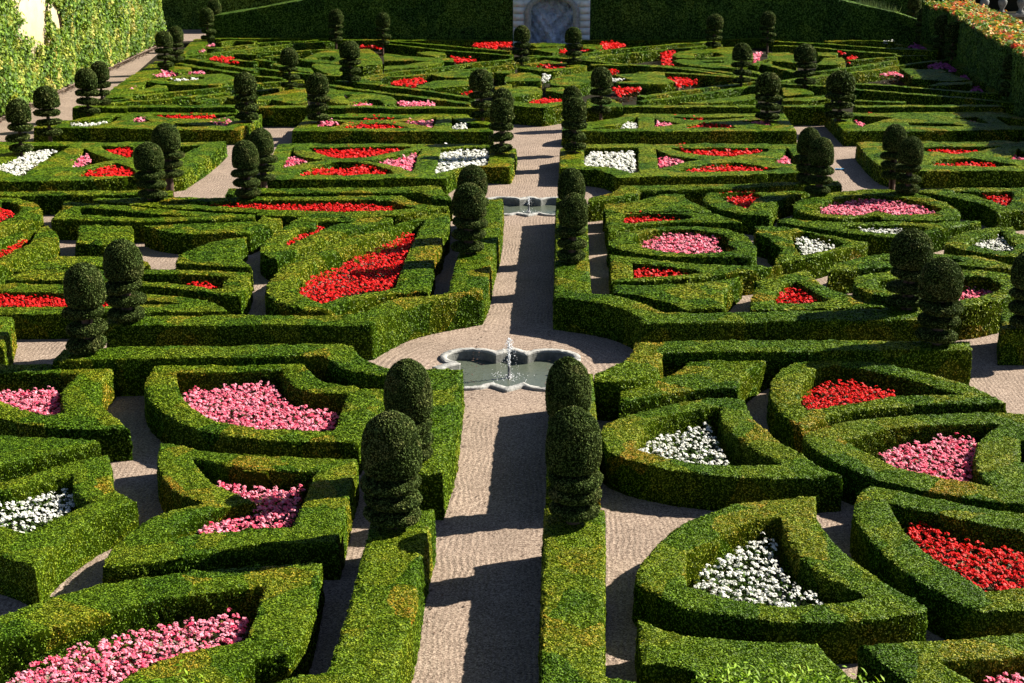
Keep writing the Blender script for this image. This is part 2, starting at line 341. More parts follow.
# ------------------------------------------------------------------ hedge survey: (label, height, [outer, holes...])
HI = .80; LO = .62
G_BED = 'hedges drawn round the flower beds'; G_PATH = 'outer hedges along the paths'
def Hd(label, h, *rings, group=None, extra=(), **kw):
    sh = [(world(rings[0], h), [world(r, h) for r in rings[1:]])]
    for e in extra: sh.append((world(e, h), []))
    return hedge(sh, label, h, group=group or (G_PATH if h == HI else G_BED), **kw)
def Sk(label, strokes, h=LO, w=.48, lobes=(), group='hedges of the distant parterre', **kw):
    """far hedge: strokes are centre lines (own width w in metres), lobes are filled outlines (outer[|hole])"""
    sh = []
    for s in strokes:
        ww = w
        if isinstance(s, tuple): s, ww = s
        sh.append((band(world(s, h), ww), []))
    for l in lobes:
        r = l.split('|'); sh.append((world(r[0], h), [world(q, h) for q in r[1:]]))
    return hedge(sh, label, h, group=group, **kw)
# --- nearest rows, left of the path
Hd('hedge around the pink bed in the bottom left corner of the garden', LO, 'P -60,634 0,615 37,601 60,593 112,579 175,572 256,564 323,561 314,612 304,642 289,655 256,660 225,683 180,725 60,790 20,780 60,730 107,686 150,660 200,646 243,641 250,628 256,606 263,587 162,599 112,612 62,627 37,634 0,641 -60,655')
Hd('angular hedge around the white bed at the left edge', LO, 'z1 -120,215 0,185 100,160 250,115 390,88 405,110 405,205 430,225 497,258 430,283 380,300 330,325 265,370 200,420 150,475 130,510 90,490 0,455 -120,420', 'z1 -120,235 0,225 60,213 140,190 255,168 258,215 270,240 320,262 250,292 170,325 97,371 40,350 0,338 -120,305')
Hd('plain wedge hedge without flowers between the left white bed and left pink bed', LO, 'A2 -100,362 0,370 200,380 395,393 405,405 290,432 150,460 0,490 -100,512')
Hd('hedge around the small pink bed at the left edge, halfway down', LO, 'A2 -160,92 250,90 465,88 460,105 405,170 395,230 420,265 480,310 523,348 400,358 250,353 100,333 0,308 -160,270', 'A2 -160,132 0,130 305,130 280,155 245,190 235,230 255,290 180,292 100,275 0,228 -160,190')
Hd('hedge around the broad pink bed left of the two nearest left topiaries', LO, 'A2 570,185 585,140 620,100 700,86 1023,83 B2 100,80 190,80 215,120 260,160 330,175 400,180 420,190 514,188 510,240 480,290 412,405 300,405 0,400 A2 1023,395 900,385 780,355 700,320 620,270 580,220', 'A2 710,130 1023,122 B2 100,118 110,150 150,190 220,210 360,215 310,355 0,350 A2 1023,345 900,330 820,300 750,245 715,190')
Hd('pointed hedge around the forked pink bed, below the broad pink bed', LO, 'z2 235,75 250,35 340,50 400,65 500,80 647,90 z3 0,85 200,95 425,97 425,125 405,195 385,290 355,403 200,405 0,405 z2 647,405 560,415 450,440 330,460 200,480 100,490 40,490 50,440 110,390 180,330 280,285 400,258 330,237 285,210 240,150',
   'z2 370,100 450,120 540,135 647,150 z3 0,140 200,150 270,145 240,210 185,340 100,345 0,350 z2 647,345 500,355 400,367 300,385 245,392 300,345 400,300 510,272 600,255 560,235 450,190 410,150')
Hd('straight path hedge at the bottom, left side of the main path', HI, 'P 372,508 436,508 430,530 423,560 416,612 404,645 396,683 380,770 225,720 262,684 290,676 325,672 340,626 351,591 359,557 367,533')
Hd('short path hedge left of the main path, just below the near fountain', HI, 'P 421,369 464,369 460,405 455,440 443,475 392,474 404,430')
Hd('long cross hedge ending in a curve beside the near fountain, left', HI, 'A2 205,80 215,60 255,28 430,20 1023,12 B2 0,10 390,8 405,42 440,68 500,95 550,108 592,112 590,145 520,140 430,130 345,112 290,80 265,58 0,60 A2 1023,62 570,68 370,75')
# --- nearest rows, right of the path
Hd('straight path hedge at the bottom, right side of the main path', HI, 'P 543,508 606,508 606,600 606,673 650,684 690,705 690,770 530,790 540,683 539.5,612')
Hd('short path hedge right of the main path, just below the near fountain', HI, 'P 550,372 594,372 598,420 601,475 546,475')
Hd('long cross hedge ending in a curve beside the near fountain, right', HI, 'C2 325,125 420,95 470,60 485,0 1023,-8 D2 0,-8 810,-2 820,35 0,42 C2 1023,42 607,45 602,110 530,150 430,165 325,160')
Hd('crescent hedge around the nearest white bed at the bottom right', LO, 'C3 485,285 490,235 540,160 620,80 700,30 800,0 C2 900,645 1023,628 D2 195,615 200,683 D3 200,20 250,100 340,185 480,290 600,350 645,385 640,400 500,430 370,440 200,445 0,440 C3 1023,430 900,425 750,405 650,380 580,340 510,305',
   'C3 700,165 740,150 830,100 900,60 1023,28 D3 50,25 55,80 85,140 150,220 250,280 385,345 200,370 0,368 C3 1023,362 960,358 870,340 780,315 705,292')
Hd('plain hedge at the bottom edge in front of the nearest white bed', LO, 'C3 495,425 520,425 650,478 750,495 1023,508 D3 205,512 240,560 300,620 380,683 420,780 C3 1000,780 850,683 730,640 620,610 512,600')
Hd('hedge around the half hidden pink bed in the bottom right corner', LO, 'D3 360,525 640,512 900,490 1180,450 1180,570 1023,580 850,595 690,600 760,640 850,683 980,780 740,780 560,683 460,610 380,550')
Hd('broad hedge around the nearest red bed at the right edge', LO, 'D2 340,645 357,603 400,577 490,590 650,622 850,662 1023,688 1200,700 D3 1200,380 1023,397 850,400 800,385 700,340 550,250 450,170 370,80 335,15', 'D2 490,656 560,672 D3 640,5 760,30 900,60 1023,78 1200,95 1200,290 1023,300 870,310 800,265 700,200 600,135 540,60')
Hd('lobed hedge around the pink bed at the right edge, halfway down', LO, 'D2 135,370 200,340 300,320 450,300 600,288 760,280 900,280 1023,290 1180,300 1180,665 1023,650 900,640 800,625 650,600 500,570 400,540 300,500 200,450 130,385', 'D2 315,390 400,370 540,345 700,328 925,328 870,360 825,410 818,480 840,540 890,575 790,555 650,530 500,490 430,455 370,425', 'D2 1015,395 1060,400 1060,480 1015,480')
Hd('pointed hedge around the red bed below the right cross hedge', LO, 'D2 5,210 0,180 20,140 60,100 120,80 200,68 280,68 400,80 520,100 650,130 780,165 880,205 960,250 850,252 650,250 500,265 380,280 250,300 135,355 105,335 50,290 10,240', 'D2 265,95 350,108 500,140 650,180 760,215 700,212 600,212 500,215 400,235 300,250 200,270 155,272 135,250 132,190 185,115')
Hd('rounded hedge around the white bed right of the nearest right topiary', LO, 'C2 348,360 360,335 400,315 470,290 600,260 750,235 880,222 935,235 960,300 1000,340 1023,355 D2 40,400 130,445 200,500 303,540 200,550 0,555 C2 1023,550 900,545 750,535 600,515 470,485 400,460 360,430', 'C2 828,265 700,285 600,310 545,330 510,375 500,430 600,462 750,488 870,493 1000,495 D2 40,492 0,475 C2 960,440 880,380 835,330 825,300')
Hd('small plain wedge hedge right of the near fountain', LO, 'C2 425,180 560,152 640,128 685,95 705,70 1023,70 D2 5,75 C2 1000,92 930,140 905,185 800,188 690,198 560,225 430,245')
# --- second quarter, left of the path
Hd('cross hedge and path hedge curving round the near fountain, far left side', HI, 'A1 420,590 470,585 680,578 1023,578 B1 0,580 300,578 420,572 515,520 600,505 690,500 765,488 785,400 830,250 850,115 990,115 980,250 950,330 935,430 905,488 800,505 690,525 600,550 515,590 465,620 0,620 A1 1023,622 420,622')
Hd('oval hedge around a red bed at the left edge, second row', LO, 'a3 -120,128 0,132 100,130 200,148 290,170 340,215 347,268 300,310 220,335 120,360 0,405 -120,445', 'a3 -120,175 0,190 20,165 80,170 140,190 160,225 140,250 90,290 0,330 -120,365')
Hd('curled hedge around the thin red bed at the left edge', LO, 'a3 -120,500 0,455 100,420 200,405 265,400 310,375 370,355 430,385 465,420 475,450 450,490 340,530 200,590 100,650 0,690 -120,730', 'a3 275,410 265,450 225,500 150,545 0,610 -120,660 -120,560 0,520 30,495 130,460 250,425')
Hd('long narrow looped hedge left of centre, almost without flowers', LO, 'a3 395,310 410,290 470,250 490,210 495,175 520,165 700,185 1017,200 b3 300,230 600,255 1017,270 1017,300 800,310 500,325 200,330 0,335 a3 700,322 500,312 400,318', 'a3 650,222 1017,250 b3 300,280 600,286 300,295 0,295 a3 1017,290 800,285 640,275')
Hd('leaf shaped hedge around the long thin red bed left of the path', LO, 'a3 725,148 800,135 1017,133 b3 500,132 1017,128 d2 0,435 150,432 230,475 330,505 520,520 520,535 350,560 150,595 0,600 B1 400,190 200,187 0,178 b3 1017,255 600,235 200,210 0,190 a3 850,170 740,165',
   'b3 150,168 500,168 1017,162 B1 120,118 400,120 530,120 570,135 630,150 560,157 400,162 200,161 0,152 b3 1017,215 700,200 500,190 300,180')
Hd('low border hedge behind the second quarter, at the left edge', LO, 'a3 -120,88 500,84 1017,76 b3 300,80 365,85 365,125 150,120 0,116 a3 1017,112 700,122 0,126 -120,128', group=G_PATH)
Hd('border hedge behind the thin red bed, turning down towards the path', LO, 'b3 765,110 790,70 1017,65 c2 500,380 1017,372 d2 465,368 470,410 545,450 545,490 400,470 330,450 280,415 0,422 c2 0,425 b3 765,122', group=G_PATH)
Hd('squat plain hedge behind the two left topiaries with tall domes', LO, 'a3 605,370 650,355 1017,360 b3 45,363 48,430 0,455 a3 1017,500 860,510 770,515 680,500 585,492 620,440')
Hd('long plain crescent hedge above the empty gravel left of centre', LO, 'b3 118,358 500,347 1017,322 c2 50,588 90,605 215,620 205,640 b3 1017,402 975,422 600,430 400,425 200,395')
Hd('plain fan shaped hedge beside the gravel patch left of centre', LO, 'b3 370,645 400,590 500,545 650,492 800,465 950,450 905,520 905,610 b4 930,90 1000,135 985,145 800,130 500,120 375,110')
Hd('thin plain wedge hedge behind the leftmost topiary pair of the second row', LO, 'a4 90,165 200,130 330,80 450,45 820,38 b4 60,70 150,80 188,105 185,120 110,122 a4 820,120 600,130 500,135 300,150 150,172')
Hd('double armed hedge with a few red flowers beside the left topiary pair', LO, 'a4 20,225 100,185 250,158 510,150 b4 110,148 500,155 960,168 995,185 960,300 900,372 760,362 600,338 300,300 100,285 a4 800,262 510,248 250,243 30,238', 'b4 130,192 500,200 800,210 735,270 745,300 700,305 500,275 250,255 110,238 a4 800,205 640,190')
Hd('long pointed hedge around the red strip bed at the left edge', LO, 'a4 -120,255 0,258 130,250 300,262 510,265 800,300 b4 80,335 200,338 440,362 600,388 740,430 795,478 790,486 460,482 100,488 a4 830,495 560,500 0,505 -120,505', 'a4 -120,325 0,322 400,328 600,350 b4 0,385 100,393 370,408 390,415 200,420 0,425 a4 830,440 400,440 -120,442')
Hd('cut off end of a path hedge at the left edge', .72, 'P -70,316 14,316 10,332 4,347 -70,347')
Hd('slender hedge around the small red bed left of the heart of red flowers', LO, 'B1 10,325 15,300 60,260 120,215 185,187 300,190 550,190 550,205 400,240 300,270 200,310 100,350 85,360 40,350', 'B1 250,205 380,207 300,220 250,245 150,285 125,300 120,275 180,240 235,235')
Hd('stepped hedge around the large red bed left of the path', LO, 'B1 30,480 40,440 90,400 150,360 250,310 380,265 500,230 620,195 700,170 778,165 775,250 752,257 745,320 717,332 715,400 690,492 660,486 550,490 400,520 290,555 200,557 100,535 45,508', 'B1 668,200 620,210 530,245 440,275 390,300 320,335 240,360 175,410 163,450 168,485 265,528 330,508 450,482 550,468 600,330 645,240')
# --- second quarter, right of the path
Hd('cross hedge and path hedge curving round the near fountain, far right side', HI, 'C1 175,110 300,115 308,330 320,492 420,500 500,520 560,545 610,567 1023,565 D1 0,562 300,555 640,545 700,550 690,598 400,600 0,605 C1 1023,608 620,612 520,615 495,585 440,555 350,530 165,505 170,340')
Hd('border hedge of the second quarter, right of the far fountain', LO, 'C1 300,110 380,95 420,80 425,62 700,58 1023,52 g2 0,335 330,330 560,320 600,350 590,368 330,365 0,372 f2 1017,375 500,398 20,405 C1 515,85 510,100 420,118 300,130', group=G_PATH)
Hd('plain hedge with concave sides above the small red leaf bed', LO, 'C1 363,165 365,132 480,125 550,108 600,92 692,92 695,110 740,130 805,160 800,170 600,163')
Hd('leaf shaped hedge around the red bed with an orange patch on top', LO, 'C1 370,170 600,168 800,172 830,178 920,205 925,215 900,213 700,208 600,210 480,228 385,250 372,215', 'C1 440,206 455,175 550,170 700,180 715,190 640,200 520,205 460,212')
Hd('oval ring hedge around the pink bed right of the path', LO, 'C1 375,300 385,275 430,255 500,240 600,225 700,223 800,228 880,240 950,265 965,290 980,300 985,330 960,350 880,352 750,350 600,345 500,335 420,320', 'C1 480,275 520,255 600,240 720,238 830,255 870,275 850,295 885,305 885,320 830,330 700,335 600,325 540,310 500,295')
Hd('leaf shaped hedge around the red bed below the oval pink ring', LO, 'C1 388,335 500,345 700,368 850,378 1000,378 1023,385 D1 60,375 C1 1000,400 930,408 850,415 700,435 550,443 392,445', 'C1 485,372 600,380 740,400 750,408 650,418 490,427')
Hd('plain hedge between the red leaf bed and the right cross hedge', LO, 'C1 397,455 600,458 750,448 850,435 925,418 860,480 848,500 860,555 680,558 620,530 500,500 400,490')
Hd('triangular hedge around the red bed above the right cross hedge', LO, 'D1 -60,440 0,425 100,405 170,400 190,430 240,470 380,505 500,535 545,548 0,558 C1 950,558 948,500 980,450', 'D1 110,445 130,455 200,500 240,518 200,523 30,526 40,485 70,455')
Hd('bow shaped hedge around the white bed right of the oval pink ring', LO, 'C1 968,218 D1 0,222 60,222 150,238 260,260 405,288 400,298 300,318 180,352 20,372 30,340 50,320 35,300 0,285 C1 1023,270 970,255', 'D1 100,250 150,245 220,265 300,290 250,315 130,337 105,290')
Hd('heart shaped ring hedge around the large pink bed on the right', LO, 'D1 88,140 130,115 200,95 300,82 400,75 520,80 620,100 700,125 760,155 778,175 765,195 700,203 550,203 450,196 445,186 400,187 300,197 200,190 120,170', 'D1 190,150 250,125 350,105 420,100 520,110 620,130 690,155 670,170 600,178 500,178 430,162 370,178 300,180 220,172')
Hd('leaf shaped hedge around the white bed under the heart of pink flowers', LO, 'D1 35,195 60,190 250,205 400,205 500,198 600,210 750,200 850,197 858,210 750,225 650,250 620,265 500,268 400,262 200,235 38,206', 'D1 300,224 430,216 600,222 640,232 560,250 450,250 380,240')
Hd('hedge around the small red triangle bed at the right edge', LO, 'h2 135,400 200,385 700,375 1180,372 1180,545 950,565 800,588 760,545 680,505 500,468 300,430 150,412', 'h2 500,405 640,415 910,410 930,440 900,500 865,518 800,490 700,455 600,425 450,408')
Hd('hedge with a round lobe around the white bed at the right edge', LO, 'D1 700,290 740,262 860,230 985,225 1000,250 1140,285 1140,375 1023,355 900,340 800,325 705,300', 'D1 800,295 850,270 920,258 930,240 940,262 980,298 975,320 900,318')
Hd('long leaf shaped hedge behind the right topiary pair', LO, 'D1 232,395 270,370 380,340 500,325 700,332 850,342 1000,380 1005,395 850,390 680,372 560,385 400,392 240,408', 'D1 450,355 560,350 720,355 780,365 600,370')
Hd('ring hedge around the pink bed behind the right topiary pair', HI, 'D1 332,440 350,420 420,408 520,400 700,394 870,398 960,412 1023,440 1050,460 1010,495 900,530 780,548 650,548 520,515 420,500 350,475', 'D1 440,445 520,432 780,423 870,428 930,455 910,485 840,505 760,515 600,500 500,480 450,465', group=G_BED)
Hd('cut off hedge end under the topiary at the right edge', HI, 'P 1000,312 1004,308 1060,307 1060,330 1001,330')
Hd('hedge around the red heart bed right of centre', LO, 'C1 757,112 775,92 850,87 1023,84 D1 170,80 168,88 80,108 40,125 20,160 5,195 C1 1023,183 960,178 880,168 800,148 760,125', 'f2 625,435 760,415 905,412 965,440 890,475 855,538 760,510 690,480')
# --- first cross row with white squares
Hd('stepped hedge frame around red, pink and white beds, left of the path', .60, 'c2 170,30 400,25 1017,28 d2 400,30 820,32 e2 42,68 25,140 5,200 d2 1000,215 760,208 640,215 545,262 495,305 0,305 c2 1017,312 500,316 100,312 0,305 20,290 60,240',
   'c2 300,55 290,90 330,120 420,145 560,158 430,168 300,200 205,220 245,140 285,80', 'c2 425,62 500,60 1017,52 d2 100,52 230,52 170,72 0,110 c2 1017,105 900,130 800,142 650,142 540,120 460,90',
   'd2 305,65 270,110 225,250 140,215 50,195 0,185 c2 1017,185 850,164 1017,152 d2 0,142 130,120 220,95', 'c2 320,280 400,230 500,200 640,175 800,175 950,205 d2 40,235 75,262 0,271 c2 600,276',
   'd2 455,75 650,58 830,60 845,80 820,195 760,200 640,205 540,235 400,262 430,180')
Hd('hedge frame around the white and pink beds at the left edge', .60, 'a2 -150,8 1017,10 b2 0,10 785,8 730,60 620,150 500,225 440,262 300,280 0,290 a2 1017,292 500,325 -150,328',
   'a2 215,42 555,42 500,75 440,100 340,160 200,265 160,280 110,265 0,225 -150,195 -150,190 0,185 100,150 200,95', 'a2 670,65 740,105 850,145 905,155 740,185 640,205 560,210 600,160 640,110',
   'a2 805,42 1017,45 b2 40,50 30,130 a2 1017,132 940,110 850,80', 'a2 590,280 680,240 800,195 920,178 1017,205 b2 60,250 45,280 a2 800,283', 'b2 415,42 570,42 480,80 440,110 415,110')
Hd('hedge frame around the white square and red beds, right of the path', .60, 'e2 380,62 560,32 1017,28 f2 1017,25 g2 0,30 235,28 260,100 330,230 345,255 0,262 f2 1017,272 500,288 0,290 e2 1017,292 830,298 790,268 700,242 600,228 375,222',
   'e2 575,60 1000,60 1005,250 940,258 880,232 780,212 600,200 575,190', 'f2 130,70 180,105 300,135 480,150 350,172 150,220', 'f2 250,60 560,62 1017,60 g2 0,70 f2 1017,85 900,105 700,128 500,115 350,95',
   'g2 150,60 190,110 245,195 180,190 20,170 120,130', 'f2 300,248 400,215 560,185 750,172 900,190 1017,215 g2 80,220 0,234 f2 700,249')
Hd('hedge frame around thin red beds at the right edge', .60, 'g2 700,18 1017,15 h2 0,15 1150,10 1150,245 200,250 0,245 g2 950,235 870,205 780,120 700,30',
   'h2 215,55 840,50 700,75 620,95 480,108 220,85', 'h2 255,195 300,170 480,145 620,145 980,200 800,208 480,208', 'h2 970,65 1017,100 1150,125 1150,165 1017,160 890,155 950,110')
# --- second cross row
Hd('hedge frame with a thin red bed, second cross row, far left', .60, 'a1 460,310 560,315 740,270 900,248 1017,250 b1 870,255 1017,275 c1 45,258 50,270 b1 1000,330 890,395 600,395 0,385 a1 1017,380 260,375 270,365 450,330',
   'a1 550,325 700,315 850,300 920,285 960,290 870,340 700,362 555,358', 'b1 75,280 180,322 40,331 60,300', 'b1 190,272 500,277 850,270 850,280 700,300 400,305 300,295', 'b1 850,285 880,285 820,330 780,360 640,335 760,325', 'b1 370,340 620,365 450,368 390,360')
Hd('hedge frame with a red bed, second cross row, left of the path', .60, 'c1 400,285 640,265 1017,265 d1 0,268 550,270 670,262 680,290 750,315 840,330 870,345 870,410 0,408 c1 1017,405 285,405 280,400 300,385',
   'c1 515,290 520,310 620,325 720,330 620,370 490,365 510,320', 'c1 540,293 730,293 1017,296 d1 0,298 210,300 100,310 c1 1017,315 880,312 700,316 560,303', 'c1 630,380 700,365 830,345 1017,342 d1 0,342 100,360 190,378 c1 1017,382', 'd1 100,328 250,320 420,290 385,378 330,360 200,345', 'd1 540,295 560,315 640,340 750,350 840,355 840,380 540,385')
Hd('hedge frame with a red bed, second cross row, right of the path', .60, 'e1 395,400 400,372 500,350 590,335 740,315 840,300 890,270 1017,265 f1 0,268 500,272 950,262 g1 0,285 130,265 170,320 230,400 235,408 f1 0,410 e1 1017,410 590,410',
   'e1 720,375 860,360 950,320 995,290 1000,385 590,388', 'f1 115,300 130,320 260,335 320,345 200,362 120,370', 'f1 240,292 500,300 940,290 800,305 600,315 450,317 300,306', 'f1 330,380 420,360 540,342 700,350 770,380', 'f1 800,330 900,320 1017,315 g1 30,365 f1 1017,362 900,345')
Hd('hedge frame at the right edge, second cross row', .60, 'g1 455,255 640,260 1017,255 h1 440,250 840,245 930,275 1017,300 1150,312 1150,390 100,405 g1 1017,400 605,405 490,290',
   'g1 640,290 700,283 1017,292 860,330 760,350 740,370 690,335', 'h1 100,335 400,340 570,362 400,365 120,362', 'h1 430,300 600,290 650,290 740,345 620,330 560,310', 'h1 790,290 1017,315 1150,325 1150,360 1017,358 900,358')
# --- distant parterre, left half
Sk('front border hedge of the distant parterre, far left', ['a1 585,212 1017,212 b1 0,208 870,209'], HI, .66)
Sk('front border hedge of the distant parterre, left of the central path', ['c1 25,213 1017,214 d1 0,218 870,222'], HI, .7)
Hd('wide grassy looking side hedge beside the left wall path', LO, 'P 104,98 112,88 130,76 155,61 166,61 166,68 152,76 144,84 130,97', group='hedges of the distant parterre')
Sk('block at the far left corner of the distant parterre, lit from the right', [], LO, lobes=['b0 415,440 430,400 530,308 640,305 640,330 600,380 560,400 500,420'])
Sk('pair of straight hedges slanting up behind the far left border', ['a1 780,165 1017,150 b1 0,125 400,90 860,42', 'a1 770,190 b1 0,170 500,130 870,85'], w=.5)
Sk('pale topped lens hedge left of the topiary on the far border', [], lobes=['b1 510,165 640,145 870,110 890,150 790,140 700,152 560,182'])
Sk('small wedge hedge beside the pink flowers at far left', [], lobes=['b1 0,110 100,75 240,40 310,45 320,75 200,90 0,117'])
Sk('flat oval hedge with small white flowers at far left', [], lobes=['b0 135,640 200,620 400,600 600,585 720,580 860,600 850,650 700,676 b1 250,30 130,10|b0 300,625 450,612 600,606 600,622 450,640 320,640'])
Sk('little round lobed hedge between two pink beds at far left', [], lobes=['b0 310,530 350,520 500,530 510,560 400,580 320,560'])
Sk('long diagonal hedge falling to the right, beginning at the far left topiaries', ['b0 310,485 600,540 1017,600'])
Sk('second diagonal hedge below the far red bed on the left', ['b0 450,460 700,500 1017,560'])
Sk('diagonal hedge rising to the right behind the far left red bed', ['b0 430,445 800,410 1017,382 c0 0,380 300,348 620,325'])
Sk('rear border hedge under the tall hedge, left half', ['b0 690,308 1017,305 c0 550,306 700,316 d0 0,320 1000,320'], w=.6)
Sk('curved inner hedge near the far left corner block', ['b0 720,335 850,318 1017,325', 'b0 640,385 860,365 1017,350'])
Sk('fine parallel hedges right of the far left red bed', ['b0 850,425 1017,430 c0 100,425', 'c0 0,340 250,330 500,318', 'c0 300,405 600,392', 'c0 0,415 280,402'], w=.42)
Sk('flat ring shaped hedge left of the far topiary with a tall dome', [], lobes=['c0 360,480 400,445 500,410 650,388 900,385 960,420 1005,470 1000,510 850,525 700,510 600,500 450,495|c0 480,452 600,445 640,460 600,478 500,470'])
Sk('round ended hedge lobe below the flat ring', [], lobes=['c0 430,520 480,500 680,515 690,545 660,580 590,590 500,560'])
Sk('looped hedge end right of the small far topiary', ['c0 0,470 140,490', 'c0 0,540 200,565 400,590 720,602'], lobes=['c0 130,500 300,525 440,540 462,568 440,580 300,560 140,525'])
Sk('pair of level hedges ending at a bright tip, left of centre', ['b1 880,40 c0 0,660 375,632', 'c0 0,600 220,618', 'c1 0,85 380,28'])
Sk('wavy plain hedge behind the left topiary on the front border', [], lobes=['c1 0,130 180,95 260,60 400,62 410,180 300,190 130,155 60,165 0,172'])
Sk('wavy hedge with a dip of pink flowers right of the border topiary', [], lobes=['c1 560,62 640,75 800,98 1017,115 d1 100,145 100,185 0,200 c1 1017,190 980,160 900,155 850,170 720,192 640,190 560,165|c1 700,115 760,120 720,150'])
Sk('lower of the long diagonals running down to the central topiaries', ['c1 580,35 800,75 1017,95 d1 0,98 300,130 700,190'])
Sk('upper of the long diagonals running down to the central topiaries', ['c0 990,650 c1 640,5 1017,35 d1 0,45 350,85 700,140'])
Sk('long diagonal hedge rising right from the far left dome topiary', ['c0 820,625 d0 0,580 400,545 700,500 1017,472'])
Sk('parallel diagonal hedge just under the one rising from the far left dome topiary', ['c0 700,645 d0 0,608 350,592 700,545 1017,515'])
Sk('long diagonal hedge falling right to the middle of the parterre', ['d0 0,345 500,400 1017,440', 'd0 0,322 300,345 700,380 1017,408'], w=.42)
Sk('leaf shaped hedge left of the far red strip', [], lobes=['d0 250,410 480,410 500,435 400,445 290,430', 'd0 0,425 100,430 200,445 550,460 560,490 300,478 0,480'])
Sk('flat plain hedge lobe above the rising diagonal', [], lobes=['d0 190,510 300,490 480,480 470,505 300,530 0,555 0,525'])
Sk('angular hedge behind the left red diamond bed', [], lobes=['d0 350,585 450,570 700,565 850,548 860,590 650,615 450,612'])
Sk('wide flat hedge right of the left red diamond bed', [], lobes=['P 416,86 434,80.5 472,78.5 474,85 450,87 420,88'])
Sk('plain hedge patch below the central dome topiaries', [], lobes=['d1 870,50 1017,28 1017,85 900,90', 'd0 870,570 1017,560 1017,585 900,580'])
# --- distant parterre, centre
Hd('eight sided hedge front across the end of the central path', HI, 'e1 -60,165 0,165 90,178 250,190 400,172 425,195 250,222 0,203 -60,200', group='hedges of the distant parterre')
Sk('broad hedge lobe left of the axis, above the small red bed', [], lobes=['d1 1000,60 e1 0,60 60,48 200,50 250,80 235,100 100,125 -60,140 -60,100'])
Sk('broad hedge lobe right of the axis, above the small red bed', [], lobes=['e1 275,60 400,55 440,80 430,110 330,100 260,85'])
Sk('lens shaped hedge around the red bed on the axis', [], lobes=['e0 40,535 150,500 270,476 400,495 600,520 490,545 300,570 240,565 100,550|e0 110,522 270,500 490,530 300,549'])
Sk('curved hedge left of the white flowers on the axis', [], lobes=['e0 0,580 130,575 240,600 230,640 100,640 -60,650 -60,600'])
Sk('curved hedge right of the white flowers on the axis', [], lobes=['e0 300,640 380,595 600,575 640,560 700,600 640,650 520,683 380,683 300,670'])
Sk('diagonal hedge rising right from the small topiaries on the axis', ['e0 -40,470 200,450 480,440 700,400 1017,370 f0 300,345 630,325'])
Sk('lower of two diagonals rising right from the small topiaries on the axis', ['e0 560,462 800,430 1017,415 f0 0,410 300,385 640,350'])
Sk('diagonal hedge falling right from the small topiaries on the axis', ['e0 130,440 400,460 700,490 1017,520 f0 400,550 760,610'])
Sk('upper of two diagonals falling right from the small topiaries on the axis', ['e0 620,512 f0 0,515 200,522 500,545 760,580'])
Sk('rear border hedge under the tall hedge, right half', ['e0 540,318 1017,318 f0 600,318 g0 0,300 1017,298'], w=.6)
Sk('small round hedge beside the far topiaries on the axis', [], lobes=['e0 130,352 230,340 430,345 430,362 200,377', 'e0 140,390 370,380 375,410 320,420 200,400'])
Sk('small hedge lobe left of the far right red bed', [], lobes=['e0 560,350 720,355 730,378 650,390 560,380'])
Sk('flat hedge between the two red strips right of the axis', [], lobes=['e0 800,590 960,585 f0 0,570 200,570 200,615 290,650 200,665 0,670 e0 850,665 820,650 960,640'])
Sk('bright end block of the right front border, beside the path', [], HI, lobes=['e1 590,150 750,135 885,190 885,215 590,228'])
# --- distant parterre, right half
Sk('front border hedge of the distant parterre, right of the path', ['e1 885,205 f1 0,205 950,205'], HI, .66)
Sk('front border hedge of the distant parterre, between the two right dome topiaries', ['g1 110,206 500,204'], HI, .66)
Sk('front border hedge of the distant parterre, at the right edge', ['g1 690,204 1017,203 h1 850,200'], HI, .66)
Sk('flat ring hedge with a curved slot, right of the tall red bed', [], lobes=['f0 245,430 330,405 560,375 760,370 900,400 900,470 700,468 430,462 290,455|f0 430,430 600,414 660,435 600,450 440,462'])
Sk('lower ring hedge with a slot under the first one, right of the tall red bed', [], lobes=['f0 255,482 320,470 440,474 740,470 890,482 880,520 740,545 500,535 330,510|f0 500,490 670,486 660,497 510,500'])
Sk('long bright diagonal rising right over the red diamond bed', ['f1 0,130 400,75 900,12 g0 0,655 400,600 800,560 1017,520'])
Sk('bright diagonal hedge just below the one rising over the red diamond bed', ['f1 0,170 350,130 930,40', 'g0 380,570 700,530 1017,478'])
Sk('long wedge hedge behind the right front border', [], lobes=['f1 290,188 600,152 900,112 940,150 700,182'])
Sk('diagonal hedge falling right above the red diamond bed', ['f0 200,572 500,590 760,612'])
Sk('falling diagonal in the right half, nearest the tall hedge', ['g0 0,322 500,350 1017,387 h0 350,405'])
Sk('second falling diagonal in the right half', ['g0 40,362 300,368 600,398 1017,430'])
Sk('top right corner hedges beside the white flowers', ['g0 450,325 800,318 1017,330', 'h0 0,300 110,302', 'h0 0,345 70,360'], w=.42)
Sk('plain rounded hedge left of the far right topiary', [], lobes=['g0 0,420 160,415 240,440 230,500 0,482'])
Sk('small cushion hedge beside the tiny red bed', [], lobes=['g0 440,460 590,450 630,490 560,510 380,510', 'g0 390,410 560,420 540,445 400,440'])
Sk('level hedges behind the far right topiary pair', ['g0 0,640 100,640 g1 0,18', 'g1 100,25 500,50 700,75 1017,95 h1 0,97 500,135 1000,188', 'g1 690,25 1017,45 h1 0,47 400,78 870,112'])
Sk('round ended hedge right of the border topiary', [], lobes=['g1 110,60 300,70 370,100 360,115 120,120', 'g1 110,150 250,135 500,118 500,150 300,170 120,170'])
Sk('plain level hedge above the right front border', ['g1 690,160 1017,168 h1 80,172'])
Sk('hedge with a rounded tip left of the shade-coloured pink beds', [], lobes=['h0 30,545 380,550 400,570 120,600', 'h0 130,600 250,575 440,580 520,610 600,640 400,642 130,622'])
